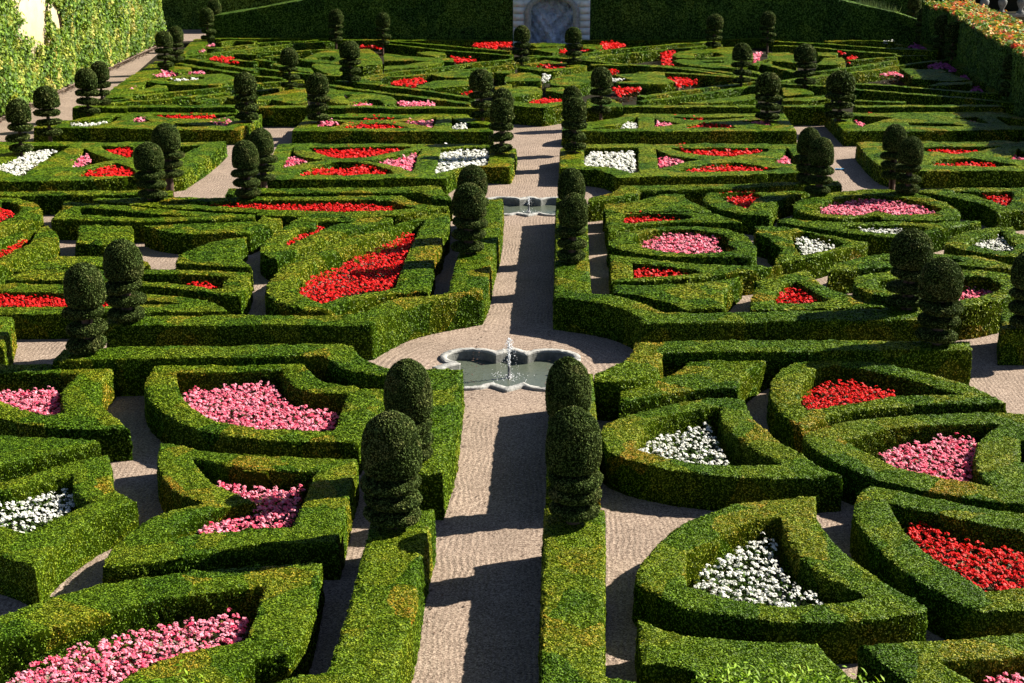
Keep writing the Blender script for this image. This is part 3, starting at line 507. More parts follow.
Sk('small round hedge near the lowest shade-coloured pink bed', [], lobes=['h0 250,683 350,655 560,650 620,640 600,683 h1 580,30 450,45 250,45'])
Sk('hedge strokes running to the far right corner', ['h0 0,375 350,402', 'h0 0,440 240,440', 'h0 0,520 300,480 410,475', 'g0 640,475 1017,450'], w=.42)
Sk('long straight side hedge under the tall right hedge', [], lobes=['h0 430,475 500,470 870,683 h1 880,110 820,110'])
Sk('small side hedge in the far right corner', [], lobes=['h0 190,305 300,310 350,390 250,390'])
Sk('short hedges crossing behind the far right topiary', ['f0 760,590 1017,640', 'g0 -60,500 120,545 300,590'])
Sk('slanting hedge beside the pink bed at the far right topiary', ['f0 900,520 1017,470 g0 0,520', 'f0 860,560 1017,600'])
Sk('short hedges behind the red triangle in the far left corner', ['b0 820,470 1017,490', 'b0 700,515 1017,545'])
Sk('low cross pieces left of the far ring shaped hedge', ['c0 60,450 340,430', 'c0 150,455 380,470'])
# ------------------------------------------------------------------ flower beds
def bed(label, color, *rings, z=.40):
    my = np.mean([q[1] for r in rings for q in px(r)])
    if z == .40: z = .50 if my < 137 else (.46 if my < 340 else .40)
    polys = [world(r, z) for r in rings]
    A = np.concatenate(polys); lo = A.min(0); hi = A.max(0); cy = A[:, 1].mean()
    near = cy < 34; mid = cy < 50
    sp = .068 if near else (.082 if mid else .115)
    if cy > 68: sp = .17
    gx = np.arange(lo[0], hi[0]+.01, sp); gy = np.arange(lo[1]-.3, hi[1]+.01, sp)
    G = np.stack(np.meshgrid(gx, gy), -1).reshape(-1, 2)+rng.uniform(-.5, .5, (len(gx)*len(gy), 2))*sp
    m = np.zeros(len(G), bool)
    for P in polys:
        for dy in (0, .1, .2, .28): m |= inside(G+np.array([0, dy]), P)
    G = G[m]
    c = np.array([G[:, 0].mean(), G[:, 1].mean()])
    root = empty('flower_bed', (c[0], c[1], 0), label, 'flower bed', 'flower beds set in the hedges')
    G = G-c
    # foliage carpet
    k = 4 if near else 2
    Cf = np.repeat(G, k, 0)+rng.uniform(-.6, .6, (len(G)*k, 2))*sp
    zf = rng.uniform(.05, z-(.0 if color == 'white' else .03), len(Cf)); Cf = np.column_stack([Cf, zf]); Nf = np.tile([0, 0, 1.0], (len(Cf), 1))
    V, Fq = leaves(Cf, Nf, .075 if near else .11, spread=.9)
    mesh_obj('foliage', V, [Fq], M['bronze' if color in ('pink', 'red') else 'under'], root, rnd=np.repeat(rng.uniform(0, 1, len(Cf)), 4))
    # blossoms: umbels of little petals
    keep = rng.uniform(size=len(G)) < (.88 if color != 'white' else (.52 if near else .82)); B = G[keep]
    np_ = 7 if near else (4 if mid else 3); sz = .037 if near else (.048 if mid else .085)
    if cy > 68: sz = .12
    zc = z+rng.normal(size=len(B))*.03+(rng.uniform(size=len(B)) < .06)*.05
    C = np.repeat(np.column_stack([B, zc]), np_, 0); d = rng.normal(size=C.shape); d[:, 2] = np.abs(d[:, 2])*.9; d /= np.linalg.norm(d, axis=1)[:, None]
    C = C+d*(.03 if near else (.035 if mid else .05))
    d2 = d*.55+np.array([.30, 0, .62]); d2 /= np.linalg.norm(d2, axis=1)[:, None]
    V, Fq = leaves(C, d2, sz*1.1*np.repeat(rng.uniform(.75, 1.2, len(B)), np_), spread=.3, aspect=.95)
    rn = np.clip(np.repeat(rng.uniform(0, 1, len(B)), np_)*.6+rng.uniform(0, .4, len(C)), 0, 1)
    mesh_obj('blossoms', V, [Fq], PET[color], root, rnd=np.repeat(rn, 4))
    return root
bed('bed of pink begonias in the bottom left corner', 'pink', 'P 0,690 12,677 50,659 75,648 137,634 187,622 232,613 248,622 243,634 225,644 175,655 137,668 108,686 75,705 0,730')
bed('bed of white flowers cut by the left edge, near the bottom', 'white', 'z1 -120,262 0,250 60,235 150,215 240,200 270,240 290,265 180,312 95,372 0,335 -120,310')
bed('bed of pink flowers cut by the left edge, halfway down', 'pink', 'A2 -160,205 0,205 120,205 200,190 232,200 240,290 180,290 100,270 0,225 -160,185')
bed('broad bed of pink flowers left of the two nearest topiaries', 'pink', 'A2 745,210 770,190 850,195 1000,175 B2 70,175 100,230 160,265 250,275 330,300 310,355 0,350 A2 1023,345 900,330 820,300 750,240')
bed('forked bed of pink flowers below the broad pink bed', 'pink', 'z2 450,185 520,195 600,220 647,225 z3 0,200 100,215 230,210 185,345 0,352 z2 640,350 500,360 400,366 400,345 500,325 600,305 600,245')
bed('bed of white flowers inside the nearest crescent hedge', 'white', 'C3 735,310 750,250 830,190 900,150 960,120 1000,95 1023,90 D3 20,95 20,160 60,240 130,310 240,360 200,370 0,370 C3 1023,367 950,364 860,347 780,320')
bed('large bed of red flowers at the right edge near the bottom', 'red', 'D3 545,75 600,40 680,80 780,125 870,145 940,150 1023,165 1200,185 1200,300 1023,302 870,312 800,267 700,197 600,132')
bed('bed of pink flowers at the right edge, inside the lobed hedge', 'pink', 'D2 440,460 500,435 550,410 640,405 700,385 830,395 815,450 790,520 795,557 740,555 650,530 500,490')
bed('bed of red flowers below the right cross hedge', 'red', 'D2 135,235 200,180 270,165 350,170 450,195 515,210 500,220 380,237 300,252 200,270 150,277')
bed('bed of white flowers right of the nearest right topiary', 'white', 'C2 505,435 560,395 620,375 690,365 770,330 800,350 820,400 840,450 870,492 750,488 600,463')
bed('hidden strip of pink flowers at the bottom right corner', 'pink', 'D3 850,672 960,655 1150,650 1150,760 950,760')
bed('largest red bed left of the path, shaped like a heart half', 'red', 'B1 175,488 220,430 330,390 430,340 520,300 600,255 640,265 600,350 550,467 400,482 330,508 265,530')
bed('small red bed left of the largest red bed', 'red', 'B1 120,285 160,250 230,235 280,235 200,265 150,287 125,298')
bed('long thin strip of red flowers left of the path', 'red', 'b3 600,185 800,190 1017,195 B1 0,140 150,145 270,138 400,140 530,150 560,157 400,163 0,152 b3 1017,214 800,206 600,197')
bed('red bed in the oval hedge at the left edge', 'red', 'a3 -120,235 0,235 60,240 110,265 60,300 0,332 -120,365')
bed('thin red bed in the curled hedge at the left edge', 'red', 'a3 225,490 200,485 120,515 50,545 0,575 -120,610 -120,655 0,610 60,592 150,547')
bed('red strip bed in the long pointed hedge at the left edge', 'red', 'a4 -120,370 0,365 150,375 350,375 450,400 550,405 860,418 860,440 400,442 -120,442')
bed('few red flowers in the double armed hedge', 'red', 'b4 420,272 500,275 580,262 690,288 700,305 600,297 500,282')
bed('small red bed in the leaf hedge with an orange patch', 'red', 'C1 445,205 450,170 560,168 700,182 710,190 600,200 520,203 460,212')
bed('pink bed inside the oval ring hedge right of the path', 'pink', 'C1 515,295 560,275 640,260 740,255 830,270 800,300 835,325 740,335 620,327')
bed('small red bed below the oval ring hedge', 'red', 'C1 488,425 490,390 600,395 740,405 740,412 650,420')
bed('red triangle bed above the right cross hedge', 'red', 'D1 32,525 45,480 100,455 140,480 190,520')
bed('small white bed in the bow shaped hedge', 'white', 'D1 105,285 145,270 265,305 200,327 140,338')
bed('large pink bed inside the heart shaped ring', 'pink', 'D1 200,150 300,120 410,108 520,130 600,145 665,170 600,178 500,176 430,163 360,179 220,172')
bed('thin white bed under the heart shaped ring', 'white', 'D1 350,235 430,222 610,230 560,247 450,249 380,242')
bed('small red bed in the hedge corner at the right edge', 'red', 'h2 640,430 690,420 800,440 890,430 900,490 865,517 720,462')
bed('white bed in the lobed hedge at the right edge', 'white', 'D1 810,292 870,265 940,268 978,300 970,322 880,317')
bed('pink bed half hidden by the right topiary pair', 'pink', 'D1 480,460 520,455 600,462 780,450 850,445 910,470 900,487 830,507 760,517 500,478')
bed('red heart bed right of centre', 'red', 'f2 630,435 760,418 900,415 965,440 900,482 850,538')
bed('scattered white flowers behind the right topiary pair', 'white', 'D1 470,363 500,360 500,372 470,372', 'D1 670,352 740,354 750,364 690,364')
# cross row with the white squares
bed('white square bed left of the path', 'white', 'd2 400,258 440,130 470,50 560,50 650,80 800,55 840,80 820,192 640,207 500,242')
bed('white square bed right of the path', 'white', 'e2 578,192 580,150 640,95 760,105 960,95 985,180 960,257 780,212 600,200')
bed('pink bed left end, cross row left of the path', 'pink', 'c2 205,220 240,150 280,135 340,150 425,165 330,192')
bed('red lens bed, cross row left of the path', 'red', 'c2 470,85 560,60 700,45 900,50 1017,55 d2 80,55 170,72 0,107 c2 1017,107 800,140 650,142 540,120')
bed('pink bed beside the left white square', 'pink', 'c2 905,160 970,140 1017,145 d2 40,135 140,125 270,108 240,170 222,247 130,217 0,182 c2 1017,185')
bed('long red bed in front, cross row left of the path', 'red', 'c2 320,278 370,245 500,235 650,235 850,215 1017,235 d2 35,268 0,274 c2 1017,277')
bed('large white bed at the left edge, cross row', 'white', 'a2 -150,190 0,190 100,150 200,100 360,90 450,92 340,162 160,280 0,227 -150,195')
bed('small pink triangle bed near the left edge', 'pink', 'a2 560,208 620,150 680,115 740,175 640,206')
bed('red bed behind the left dome topiaries', 'red', 'a2 850,85 980,60 b2 30,60 35,130 a2 1017,132')
bed('red bed in front of the small pink triangle', 'red', 'a2 590,280 640,250 880,215 1017,235 b2 50,255 45,282 a2 1000,284')
bed('pink bed beside the right white square', 'pink', 'f2 150,217 150,150 280,135 350,172')
bed('long red bed, cross row right of the path', 'red', 'f2 265,62 340,40 550,85 620,65 800,80 900,65 970,90 900,107 700,127 500,114 350,94')
bed('pink bed at the right end, beside the side path', 'pink', 'g2 20,174 140,130 190,187')
bed('front red bed, cross row right of the path', 'red', 'f2 300,250 380,210 500,225 700,215 1017,222 g2 20,228 0,234 f2 800,250')
bed('thin red bed at the right edge, cross row', 'red', 'h2 250,85 330,85 640,92 600,107 450,110')
bed('front thin red bed at the right edge, cross row', 'red', 'h2 290,205 340,198 480,203 500,180 800,203 800,212 500,212')
bed('pink bed at the right edge, cross row', 'pink', 'h2 890,152 960,120 1010,152')
# second cross row
bed('thin white bed at far left, second cross row', 'white', 'a1 570,352 850,338 850,352 600,364')
bed('small pink bed at far left, second cross row', 'pink', 'b1 45,332 100,300 175,322')
bed('thin red bed at far left, second cross row', 'red', 'b1 240,283 680,283 680,302 420,307')
bed('pink bed left of the side path, second cross row', 'pink', 'b1 640,332 820,318 780,364 720,352')
bed('pink bed right of the side path, second cross row', 'pink', 'c1 490,365 520,325 620,330 700,335 620,352')
bed('red bed left of the path, second cross row', 'red', 'c1 635,380 700,365 830,345 1017,342 d1 0,342 100,362 190,380 c1 1017,384')
bed('thin red bed behind the larger red bed, second cross row left of the path', 'red', 'c1 730,292 1017,302 d1 0,298 200,302 100,312 c1 880,312')
bed('pink bed left of the path, second cross row', 'pink', 'd1 100,326 250,320 390,335 385,380 330,362 200,346')
bed('white bed left of the path, second cross row', 'white', 'd1 545,385 570,355 650,355 655,385')
bed('white bed right of the path, second cross row', 'white', 'e1 870,387 900,345 980,345 990,387')
bed('small pink bed right of the path, second cross row', 'pink', 'f1 118,368 150,322 310,340 200,362')
bed('thin red bed at the back, second cross row right', 'red', 'f1 240,290 500,302 490,318 300,306')
bed('red bed right of the path, second cross row', 'red', 'f1 330,382 450,355 560,340 700,355 760,382')
bed('pink bed at the right end, second cross row', 'pink', 'f1 800,330 1017,320 g1 25,365 f1 900,347')
bed('tiny pink bed right of the side path, second cross row', 'pink', 'g1 690,335 760,345 740,371')
bed('tiny red bed right of the side path, second cross row', 'red', 'g1 770,285 800,268 890,297')
bed('tiny pink bed at the right edge, second cross row', 'pink', 'h1 570,325 635,330 600,337')
# distant parterre
bed('red diamond bed in the left half of the distant parterre', 'red', 'P 389,83.5 403,80 420,78.8 426,81 416,86.3 397,84.5')
bed('pink strip bed behind the left front border', 'pink', 'd1 112,202 120,168 200,175 370,182 410,203')
bed('small red bed beside the central dome topiaries', 'red', 'd1 620,102 690,85 715,114')
bed('tiny pink heart bed in the wavy hedge', 'pink', 'c1 700,115 760,118 720,152')
bed('pink strip bed on the left of the wavy hedge', 'pink', 'c1 770,207 800,188 920,192 920,208')
bed('red strip near the axis in the left half', 'red', 'd0 530,450 600,460 700,475 750,482 570,497')
bed('wide red bed below the tall hedge left of the axis', 'red', 'd0 695,365 780,336 1017,338 1017,365 900,372 890,392')
bed('far red strip left of the axis', 'red', 'c0 800,368 1000,375 1000,388 830,382')
bed('red bed on the axis inside the lens hedge', 'red', 'e0 175,522 270,503 380,512 490,532 300,549')
bed('small red bed behind the eight sided hedge', 'red', 'e1 130,178 260,150 400,165 400,182 250,192')
bed('tiny white bed on the axis', 'white', 'e0 235,640 250,597 300,597 280,650')
bed('white bed right of the axis', 'white', 'e0 790,638 870,620 940,637 800,647')
bed('wide red bed below the tall hedge right of the axis', 'red', 'e0 700,345 760,335 900,350 890,372 750,392 550,404 550,395 700,380')
bed('tiny red bed between the far topiaries on the axis', 'red', 'e0 380,408 420,395 450,418 390,422')
bed('small red triangle right of the axis', 'red', 'e0 765,562 800,548 855,577 780,582')
bed('red strip bed right of the topiary near the path', 'red', 'e1 800,65 1017,70 1017,85 850,115 820,110')
bed('tall red bed in the right half of the distant parterre', 'red', 'f0 165,432 210,410 275,410 240,460 260,517 180,517')
bed('red diamond bed in the right half of the distant parterre', 'red', 'f0 220,622 300,617 480,645 400,665 300,683')
bed('pink bed behind the far right topiary', 'pink', 'f0 890,430 970,420 940,450 940,500 910,500')
bed('tiny red bed in the right half', 'red', 'g0 545,412 600,415 610,427 560,424')
bed('second tiny red bed beside the cushion hedge', 'red', 'g0 625,462 700,447 710,457 650,482 640,502')
bed('pink strip bed far right', 'pink', 'g0 870,592 1017,575 h0 50,600 0,600')
bed('white flowers in the far right corner', 'white', 'g0 870,335 1000,325 980,338 900,345')
bed('shade-coloured pink bed in the far right corner', 'shaded_pink', 'h0 90,377 150,350 200,362 250,397')
bed('larger shade-coloured pink bed beside the long side hedge', 'shaded_pink', 'h0 240,532 330,500 400,500 480,562 430,567 380,542')
bed('small shade-coloured pink bed beside the long side hedge', 'shaded_pink', 'h0 490,622 540,600 575,627')
bed('lowest shade-coloured pink bed beside the long side hedge', 'shaded_pink', 'h1 600,78 640,52 695,97')
bed('red triangle bed in the far left corner', 'red', 'b0 655,462 740,452 840,458 840,490 900,500 780,492')
bed('pink bed beside the far left side hedge', 'pink', 'b0 190,608 240,575 320,562 440,590 350,602')
bed('pink strip right of the small lobed hedge', 'pink', 'b0 470,585 600,562 615,580')
bed('small pink bed near the far left block', 'pink', 'b0 525,415 600,385 615,408')
bed('tiny pink bed behind the far left block', 'pink', 'b0 635,368 680,345 690,362')
bed('pink bed at the foot of the far left side hedge', 'pink', 'b1 0,90 60,55 120,65 40,88')
bed('white flowers in the flat oval hedge', 'white', 'b0 330,628 450,618 575,625 480,642 340,636')
# ------------------------------------------------------------------ topiaries
def lathe(profile, seg, jit=0.0):
    V = []; 
    for r, z in profile:
        for k in range(seg):
            a = 2*math.pi*(k+.5*((int(z*97)) % 2))/seg; rr = max(r, .004)*(1+rng.normal()*jit); V.append((rr*math.cos(a), rr*math.sin(a), z+rng.normal()*jit*.3))
    n = len(profile); Fq = [[i*seg+k, i*seg+(k+1) % seg, (i+1)*seg+(k+1) % seg, (i+1)*seg+k] for i in range(n-1) for k in range(seg)]
    return np.array(V), np.array(Fq)
def clad(V, Fq, dens, size, spread=.75):
    q = np.concatenate([Fq[:, [0, 1, 2]], Fq[:, [0, 2, 3]]]); t = V[q]; c = np.cross(t[:, 1]-t[:, 0], t[:, 2]-t[:, 0]); a = np.linalg.norm(c, axis=1)/2
    n = int(a.sum()*dens); idx = rng.choice(len(a), n, p=a/a.sum()); u = rng.uniform(size=(n, 2)); f = u.sum(1) > 1; u[f] = 1-u[f]
    tt = t[idx]; C = tt[:, 0]+(tt[:, 1]-tt[:, 0])*u[:, :1]+(tt[:, 2]-tt[:, 0])*u[:, 1:]; nn = c[idx]/(2*a[idx][:, None]+1e-12)
    C = C+nn*(rng.uniform(-.2, .6, n)*size*.5)[:, None]
    return leaves(C, nn, size, spread=spread), n
TOPIARY = {}
def topiary_parts(key):
    kind = key.rstrip('012')
    """kind: 'near' plump, close tiers; 'tiered' slim with open gaps; far versions carry coarser leaves"""
    if key in TOPIARY: return TOPIARY[key]
    near = kind == 'near'; mid = kind == 'mid'
    full = kind in ('near', 'mid')
    seg = 40 if near else (26 if mid else 18); dens = 2600 if near else (1700 if mid else 520); ls = .030 if near else (.033 if mid else .055)
    full = kind in ('near', 'mid')
    R = .455 if near else .445; out = []
    zt = 2.62-(.80 if full else .60)                                              # height above the hedge it grows through
    dh = .95 if near else (.84 if mid else .84); hb = zt-dh; q_ = dh/.98                            # underside of the dome
    prof = [(.05, hb+.03*q_), (R*.62, hb), (R*.90, hb+.03*q_), (R*.98, hb+.12*q_), (R*1.0, hb+.28*q_), (R*.99, hb+.45*q_), (R*.935, hb+.61*q_), (R*.81, hb+.76*q_), (R*.61, hb+.87*q_), (R*.35, hb+.945*q_), (.08, zt+ (0 if full else -.01)), (.004, zt+.005)]
    def piece(name, prof, mat=M['yew']):
        V, Fq = lathe(prof, seg, .012); ph = rng.uniform(0, 6, 4); an = np.arctan2(V[:, 1], V[:, 0])
        lump = 1+.022*np.sin(2*an+ph[0]+V[:, 2]*2)+.016*np.sin(3*an+ph[1]-V[:, 2]*4)+.012*np.sin(5*an+ph[2]+V[:, 2]*7)
        V[:, :2] *= lump[:, None]
        (LV, LF), n = clad(V, Fq, dens, ls)
        me = mesh_obj(name, np.concatenate([V, LV]), [Fq, LF+len(V)], mat, rnd=np.concatenate([rng.uniform(0, .1, len(V)), np.repeat(rng.uniform(.15, 1, n), 4)]))  # body darkened in colour to stand for shade between the leaves
        return me
    out.append(piece('dome', prof))
    nt = 3; gap = hb-(.10 if near else .03); th = gap/nt
    for i in range(nt):
        zc = hb-th*(i+.5); r = R*(1.0 if near else 1.04)*(1-.03*i); hh = th*(.33 if near else (.30 if mid else .27))
        inn = .12 if near else (.12 if mid else .10)
        pr = [(r*inn, zc-hh)] + [(r*(.72+.28*math.cos(a)), zc+hh*math.sin(a)) for a in np.linspace(-1.35, 1.35, 7)] + [(r*inn, zc+hh)]
        t_ = piece('tier', pr); t_.location = (rng.normal()*.02, rng.normal()*.02, 0); t_.rotation_euler = (rng.normal()*.05, rng.normal()*.05, 0); out.append(t_)
    V, Fq = lathe([(.07 if not full else .12, -.82), (.06 if not full else .12, hb+.02)], 10, .02)
    out.append(mesh_obj('trunk', V, [Fq], M['bark'], rnd=rng.uniform(0, 1, len(V))))
    TOPIARY[key] = out
    for o in out: COL.objects.unlink(o)
    return out
NT = [0]
def topiary(tx, ty, by, kind, label, fat=1.0, base_z=.8):
    # place by the tip (height known) and the foot seen on the hedge top
    X, Y = un(tx, ty, 2.62); x2, y2 = un(tx, by, base_z)
    Yf = .75*Y+.25*y2; Xf = X*Yf/Y
    d = ray(tx, ty); top = H+d[2]*(Yf/d[1])
    bz = .6 if kind == 'tiered' or by < 200 else .8
    sc = max(.85, min(1.15, (top-bz)/(2.62-bz)))
    root = empty('topiary', (Xf, Yf, bz), label, 'topiary', 'clipped yew topiaries on the hedges')
    root.scale = (fat, fat, sc); root.rotation_euler = (0, 0, random.uniform(0, 6.28))
    NT[0] += 1; root.rotation_euler = (rng.normal()*.018, rng.normal()*.018, random.uniform(0, 6.28))
    for p in topiary_parts(kind+str(NT[0] % (2 if kind == 'near' else 3))):
        c = p.copy(); COL.objects.link(c); c.parent = root; c.name = p.name.split('.')[0]
    return root
for a in [
 (390, 413, 521, 'near', 'nearest plump topiary left of the main path', .98),
 (411, 360, 473, 'near', 'second nearest plump topiary left of the path, just behind the nearest', .85),
 (575, 408, 525, 'near', 'nearest plump topiary right of the main path', .89),
 (571, 358, 473, 'near', 'second nearest topiary right of the path, with orange tips', .80),
 (82, 263, 358, 'mid', 'front topiary of the pair near the left edge, beside the red strip bed', .93),
 (122, 240, 322, 'mid', 'rear topiary of the pair near the left edge, with a broader dome', .95),
 (468, 183, 256, 'mid', 'front one of two topiaries left of the far fountain', .98),
 (472, 165, 236, 'mid', 'rear one of two topiaries left of the far fountain, mostly hidden', .9),
 (572, 193, 256, 'mid', 'front one of two topiaries right of the far fountain', .82),
 (572, 168, 236, 'mid', 'rear one of two topiaries right of the far fountain', .82),
 (913, 229, 313, 'mid', 'dark topiary at rear of the right pair', 1.04),
 (944, 258, 344, 'mid', 'dark topiary at front of the right pair, beside the pink ring', .98),
 (1037, 250, 316, 'mid', 'topiary cut off by the right edge', 1.0),
 (147, 136, 188, 'mid', 'front one of the left dome pair beside the side path', 1.0),
 (165, 117, 178, 'mid', 'rear and taller one of the left dome pair beside the side path', 1.05),
 (244, 134, 190, 'mid', 'front topiary right of the left side path', .92),
 (261, 122, 176, 'mid', 'rear topiary right of the left side path', .9),
 (501, 98, 148, 'tiered', 'front topiary left of the central path end', .95),
 (503, 88, 136, 'tiered', 'rear topiary left of the central path end, half hidden', .9),
 (575, 97, 145, 'tiered', 'front topiary right of the central path end', .95),
 (573, 86, 134, 'tiered', 'rear topiary right of the central path end, half hidden', .85),
 (822, 131, 190, 'mid', 'front topiary at the right side path, beside the pale blue hose end', .9),
 (810, 121, 178, 'mid', 'rear topiary at the right side path', .84),
 (912, 130, 190, 'mid', 'front topiary across the right side path', .86),
 (897, 118, 178, 'mid', 'rear topiary across the right side path', .88),
 (842, 71, 114, 'tiered', 'dark broad topiary on the right front border', 1.3),
 (769, 72, 114, 'tiered', 'dark topiary on the border left of the broad one', 1.12),
 (807, 44, 78, 'tiered', 'dark topiary in the middle of the right parterre', 1.15),
 (743, 43, 78, 'tiered', 'topiary with open tiers in the right parterre', 1.02),
 (601.6, 67, 107, 'tiered', 'topiary with open tiers right of the eight sided hedge', 1.0),
 (521.5, 25.5, 58, 'tiered', 'small pointed topiary left of the niche', 1.0),
 (574, 27, 58, 'tiered', 'small pointed topiary right of the niche', 1.0),
 (715, 14, 41, 'tiered', 'small topiary before the tall hedge, right of the niche', 1.1),
 (769, 11, 38, 'tiered', 'small topiary before the tall hedge, further right', 1.0),
 (482, 69, 118, 'tiered', 'dark topiary left of the eight sided hedge', 1.08),
 (349, 40.5, 77, 'tiered', 'topiary with open tiers in the middle of the left parterre', 1.15),
 (288, 47.5, 79, 'tiered', 'smaller topiary left of the middle of the left parterre', .95),
 (317, 73, 115, 'tiered', 'topiary on the front border left of the path', 1.02),
 (245, 72, 115, 'tiered', 'dark topiary at the right end of the far left border', 1.05),
 (16, 99, 143, 'tiered', 'topiary in front of the ivy wall, leftmost', .98),
 (45.5, 86, 127, 'tiered', 'topiary in front of the ivy wall, with a wide dark dome', 1.08),
 (84.6, 68, 105, 'tiered', 'topiary in front of the ivy wall, third from the left', 1.05),
 (99, 61, 98, 'tiered', 'topiary in front of the ivy wall, right behind the third', .9),
 (163, 31, 60, 'tiered', 'topiary at the far end of the left wall path, front', 1.0),
 (175, 26, 55, 'tiered', 'topiary at the far end of the left wall path, rear', .92),
 (206, 7.5, 38, 'tiered', 'topiary in the far left corner before the low tall hedge', 1.0),
 (214, -1, 31, 'tiered', 'hindmost topiary in the far left corner', 1.0),
 (335, 9, 38, 'tiered', 'small dark topiary before the tall hedge at left', 1.0),
 (382, 12, 40, 'tiered', 'small dark topiary before the tall hedge, nearer the niche', .95),
 (915, -4, 28, 'tiered', 'hindmost topiary in the far right corner', 1.0),
 (925, 7.5, 37, 'tiered', 'topiary in the shade of the far right corner', 1.0),
 (943, 15, 46, 'tiered', 'shaded topiary under the autumn coloured hedge, rear', 1.05),
 (955, 22, 52, 'tiered', 'shaded topiary under the autumn coloured hedge, front', 1.1),
 (1014, 53, 94, 'tiered', 'shaded topiary under the autumn coloured hedge, at the right edge', 1.05)]:
    topiary(a[0], a[1], a[2], a[3], a[4], a[5])
# ------------------------------------------------------------------ ground
def sheet(name, x0, x1, y0, y1, z, mat, kind='structure'):
    V = np.array([(x0, y0, z), (x1, y0, z), (x1, y1, z), (x0, y1, z)]); o = mesh_obj(name, V, [np.array([[0, 1, 2, 3]])], mat); tag(o, kind=kind); return o
def basin_r(a, R, lc, lr):
    d = R/(abs(math.cos(a))+abs(math.sin(a)))
    best = d
    for cx, cy in ((lc, lc), (-lc, lc), (lc, -lc), (-lc, -lc)):
        b = cx*math.cos(a)+cy*math.sin(a); q = b*b-(cx*cx+cy*cy)+lr*lr
        if q > 0: best = max(best, b+math.sqrt(q))
    return best
FOUNT = [(-1.17, 30.45), (-1.18, 47.2)]
NB = 224; AB = [2*math.pi*k/NB for k in range(NB)]
def basin(R, lc, lr): return np.array([(basin_r(a, R, lc, lr)*math.cos(a)*1.10, basin_r(a, R, lc, lr)*math.sin(a)) for a in AB])
OUT = basin(1.50, .78, .62); INN = basin(1.27, .78, .49)
loops = [np.array([(-400, -60), (400, -60), (400, 900), (-400, 900)], float)]+[(OUT*.4+INN*.6)+np.array(c) for c in FOUNT]
E_ = []; k_ = 0
for l in loops: E_ += [(k_+i, k_+(i+1) % len(l)) for i in range(len(l))]; k_ += len(l)
gv, ge, gf, *_ = delaunay_2d_cdt([Vector(q) for q in np.concatenate(loops)], E_, [], 0, 1e-5)
gv = np.array([tuple(q) for q in gv]); gf = np.array(gf); cc = gv[gf].mean(1)
for l in loops[1:]: m_ = ~inside(cc, l); cc = cc[m_]; gf = gf[m_]
a_ = gv[gf]; cr = (a_[:, 1, 0]-a_[:, 0, 0])*(a_[:, 2, 1]-a_[:, 0, 1])-(a_[:, 1, 1]-a_[:, 0, 1])*(a_[:, 2, 0]-a_[:, 0, 0]); gf[cr < 0] = gf[cr < 0][:, ::-1]
g = mesh_obj('gravel_ground', np.column_stack([gv, np.zeros(len(gv))]), [gf], M['gravel']); tag(g, kind='structure')
P_ = np.array([un(a, b, .0) for a, b in [(88, 116), (490, 116), (512, 109), (568, 109), (600, 116), (975, 116), (925, 42), (172, 42)]])
so = mesh_obj('dark_ground_cover', np.column_stack([P_, np.full(8, .03)]), [np.array([list(range(7, -1, -1))])], M['darkfill']); tag(so, kind='structure')  # dark sheet added over the gravel to keep gaps between far hedges dark
tag(g, label='raked pinkish gravel paths and ground between the hedges')
# ------------------------------------------------------------------ generic solids
def solid(polys):
    V = []; Fs = {}
    for v, f in polys:
        o = len(V); V += list(v)
        for q in f: Fs.setdefault(len(q), []).append([i+o for i in q])
    return np.array(V, float), [np.array(x) for x in Fs.values()]
def box(x0, x1, y0, y1, z0, z1):
    v = [(x, y, z) for z in (z0, z1) for y in (y0, y1) for x in (x0, x1)]
    return v, [(0, 2, 3, 1), (4, 5, 7, 6), (0, 1, 5, 4), (2, 6, 7, 3), (0, 4, 6, 2), (1, 3, 7, 5)]
def prism(P, z0, z1):
    n = len(P); v = [(x, y, z0) for x, y in P]+[(x, y, z1) for x, y in P]
    return v, [tuple(range(n-1, -1, -1)), tuple(range(n, 2*n))]+[(i, (i+1) % n, (i+1) % n+n, i+n) for i in range(n)]
def put(name, polys, mat, parent=None, bevel=0.0, org=(0, 0, 0)):
    V, Fs = solid(polys); V = V-np.array(org, float)
    o = mesh_obj(name, V, Fs, mat, parent, loc=(0, 0, 0) if parent is not None else org, rnd=rng.uniform(0, 1, len(V)))
    if bevel:
        b = o.modifiers.new('bevel', 'BEVEL'); b.width = bevel; b.segments = 2; b.limit_method = 'ANGLE'
    return o
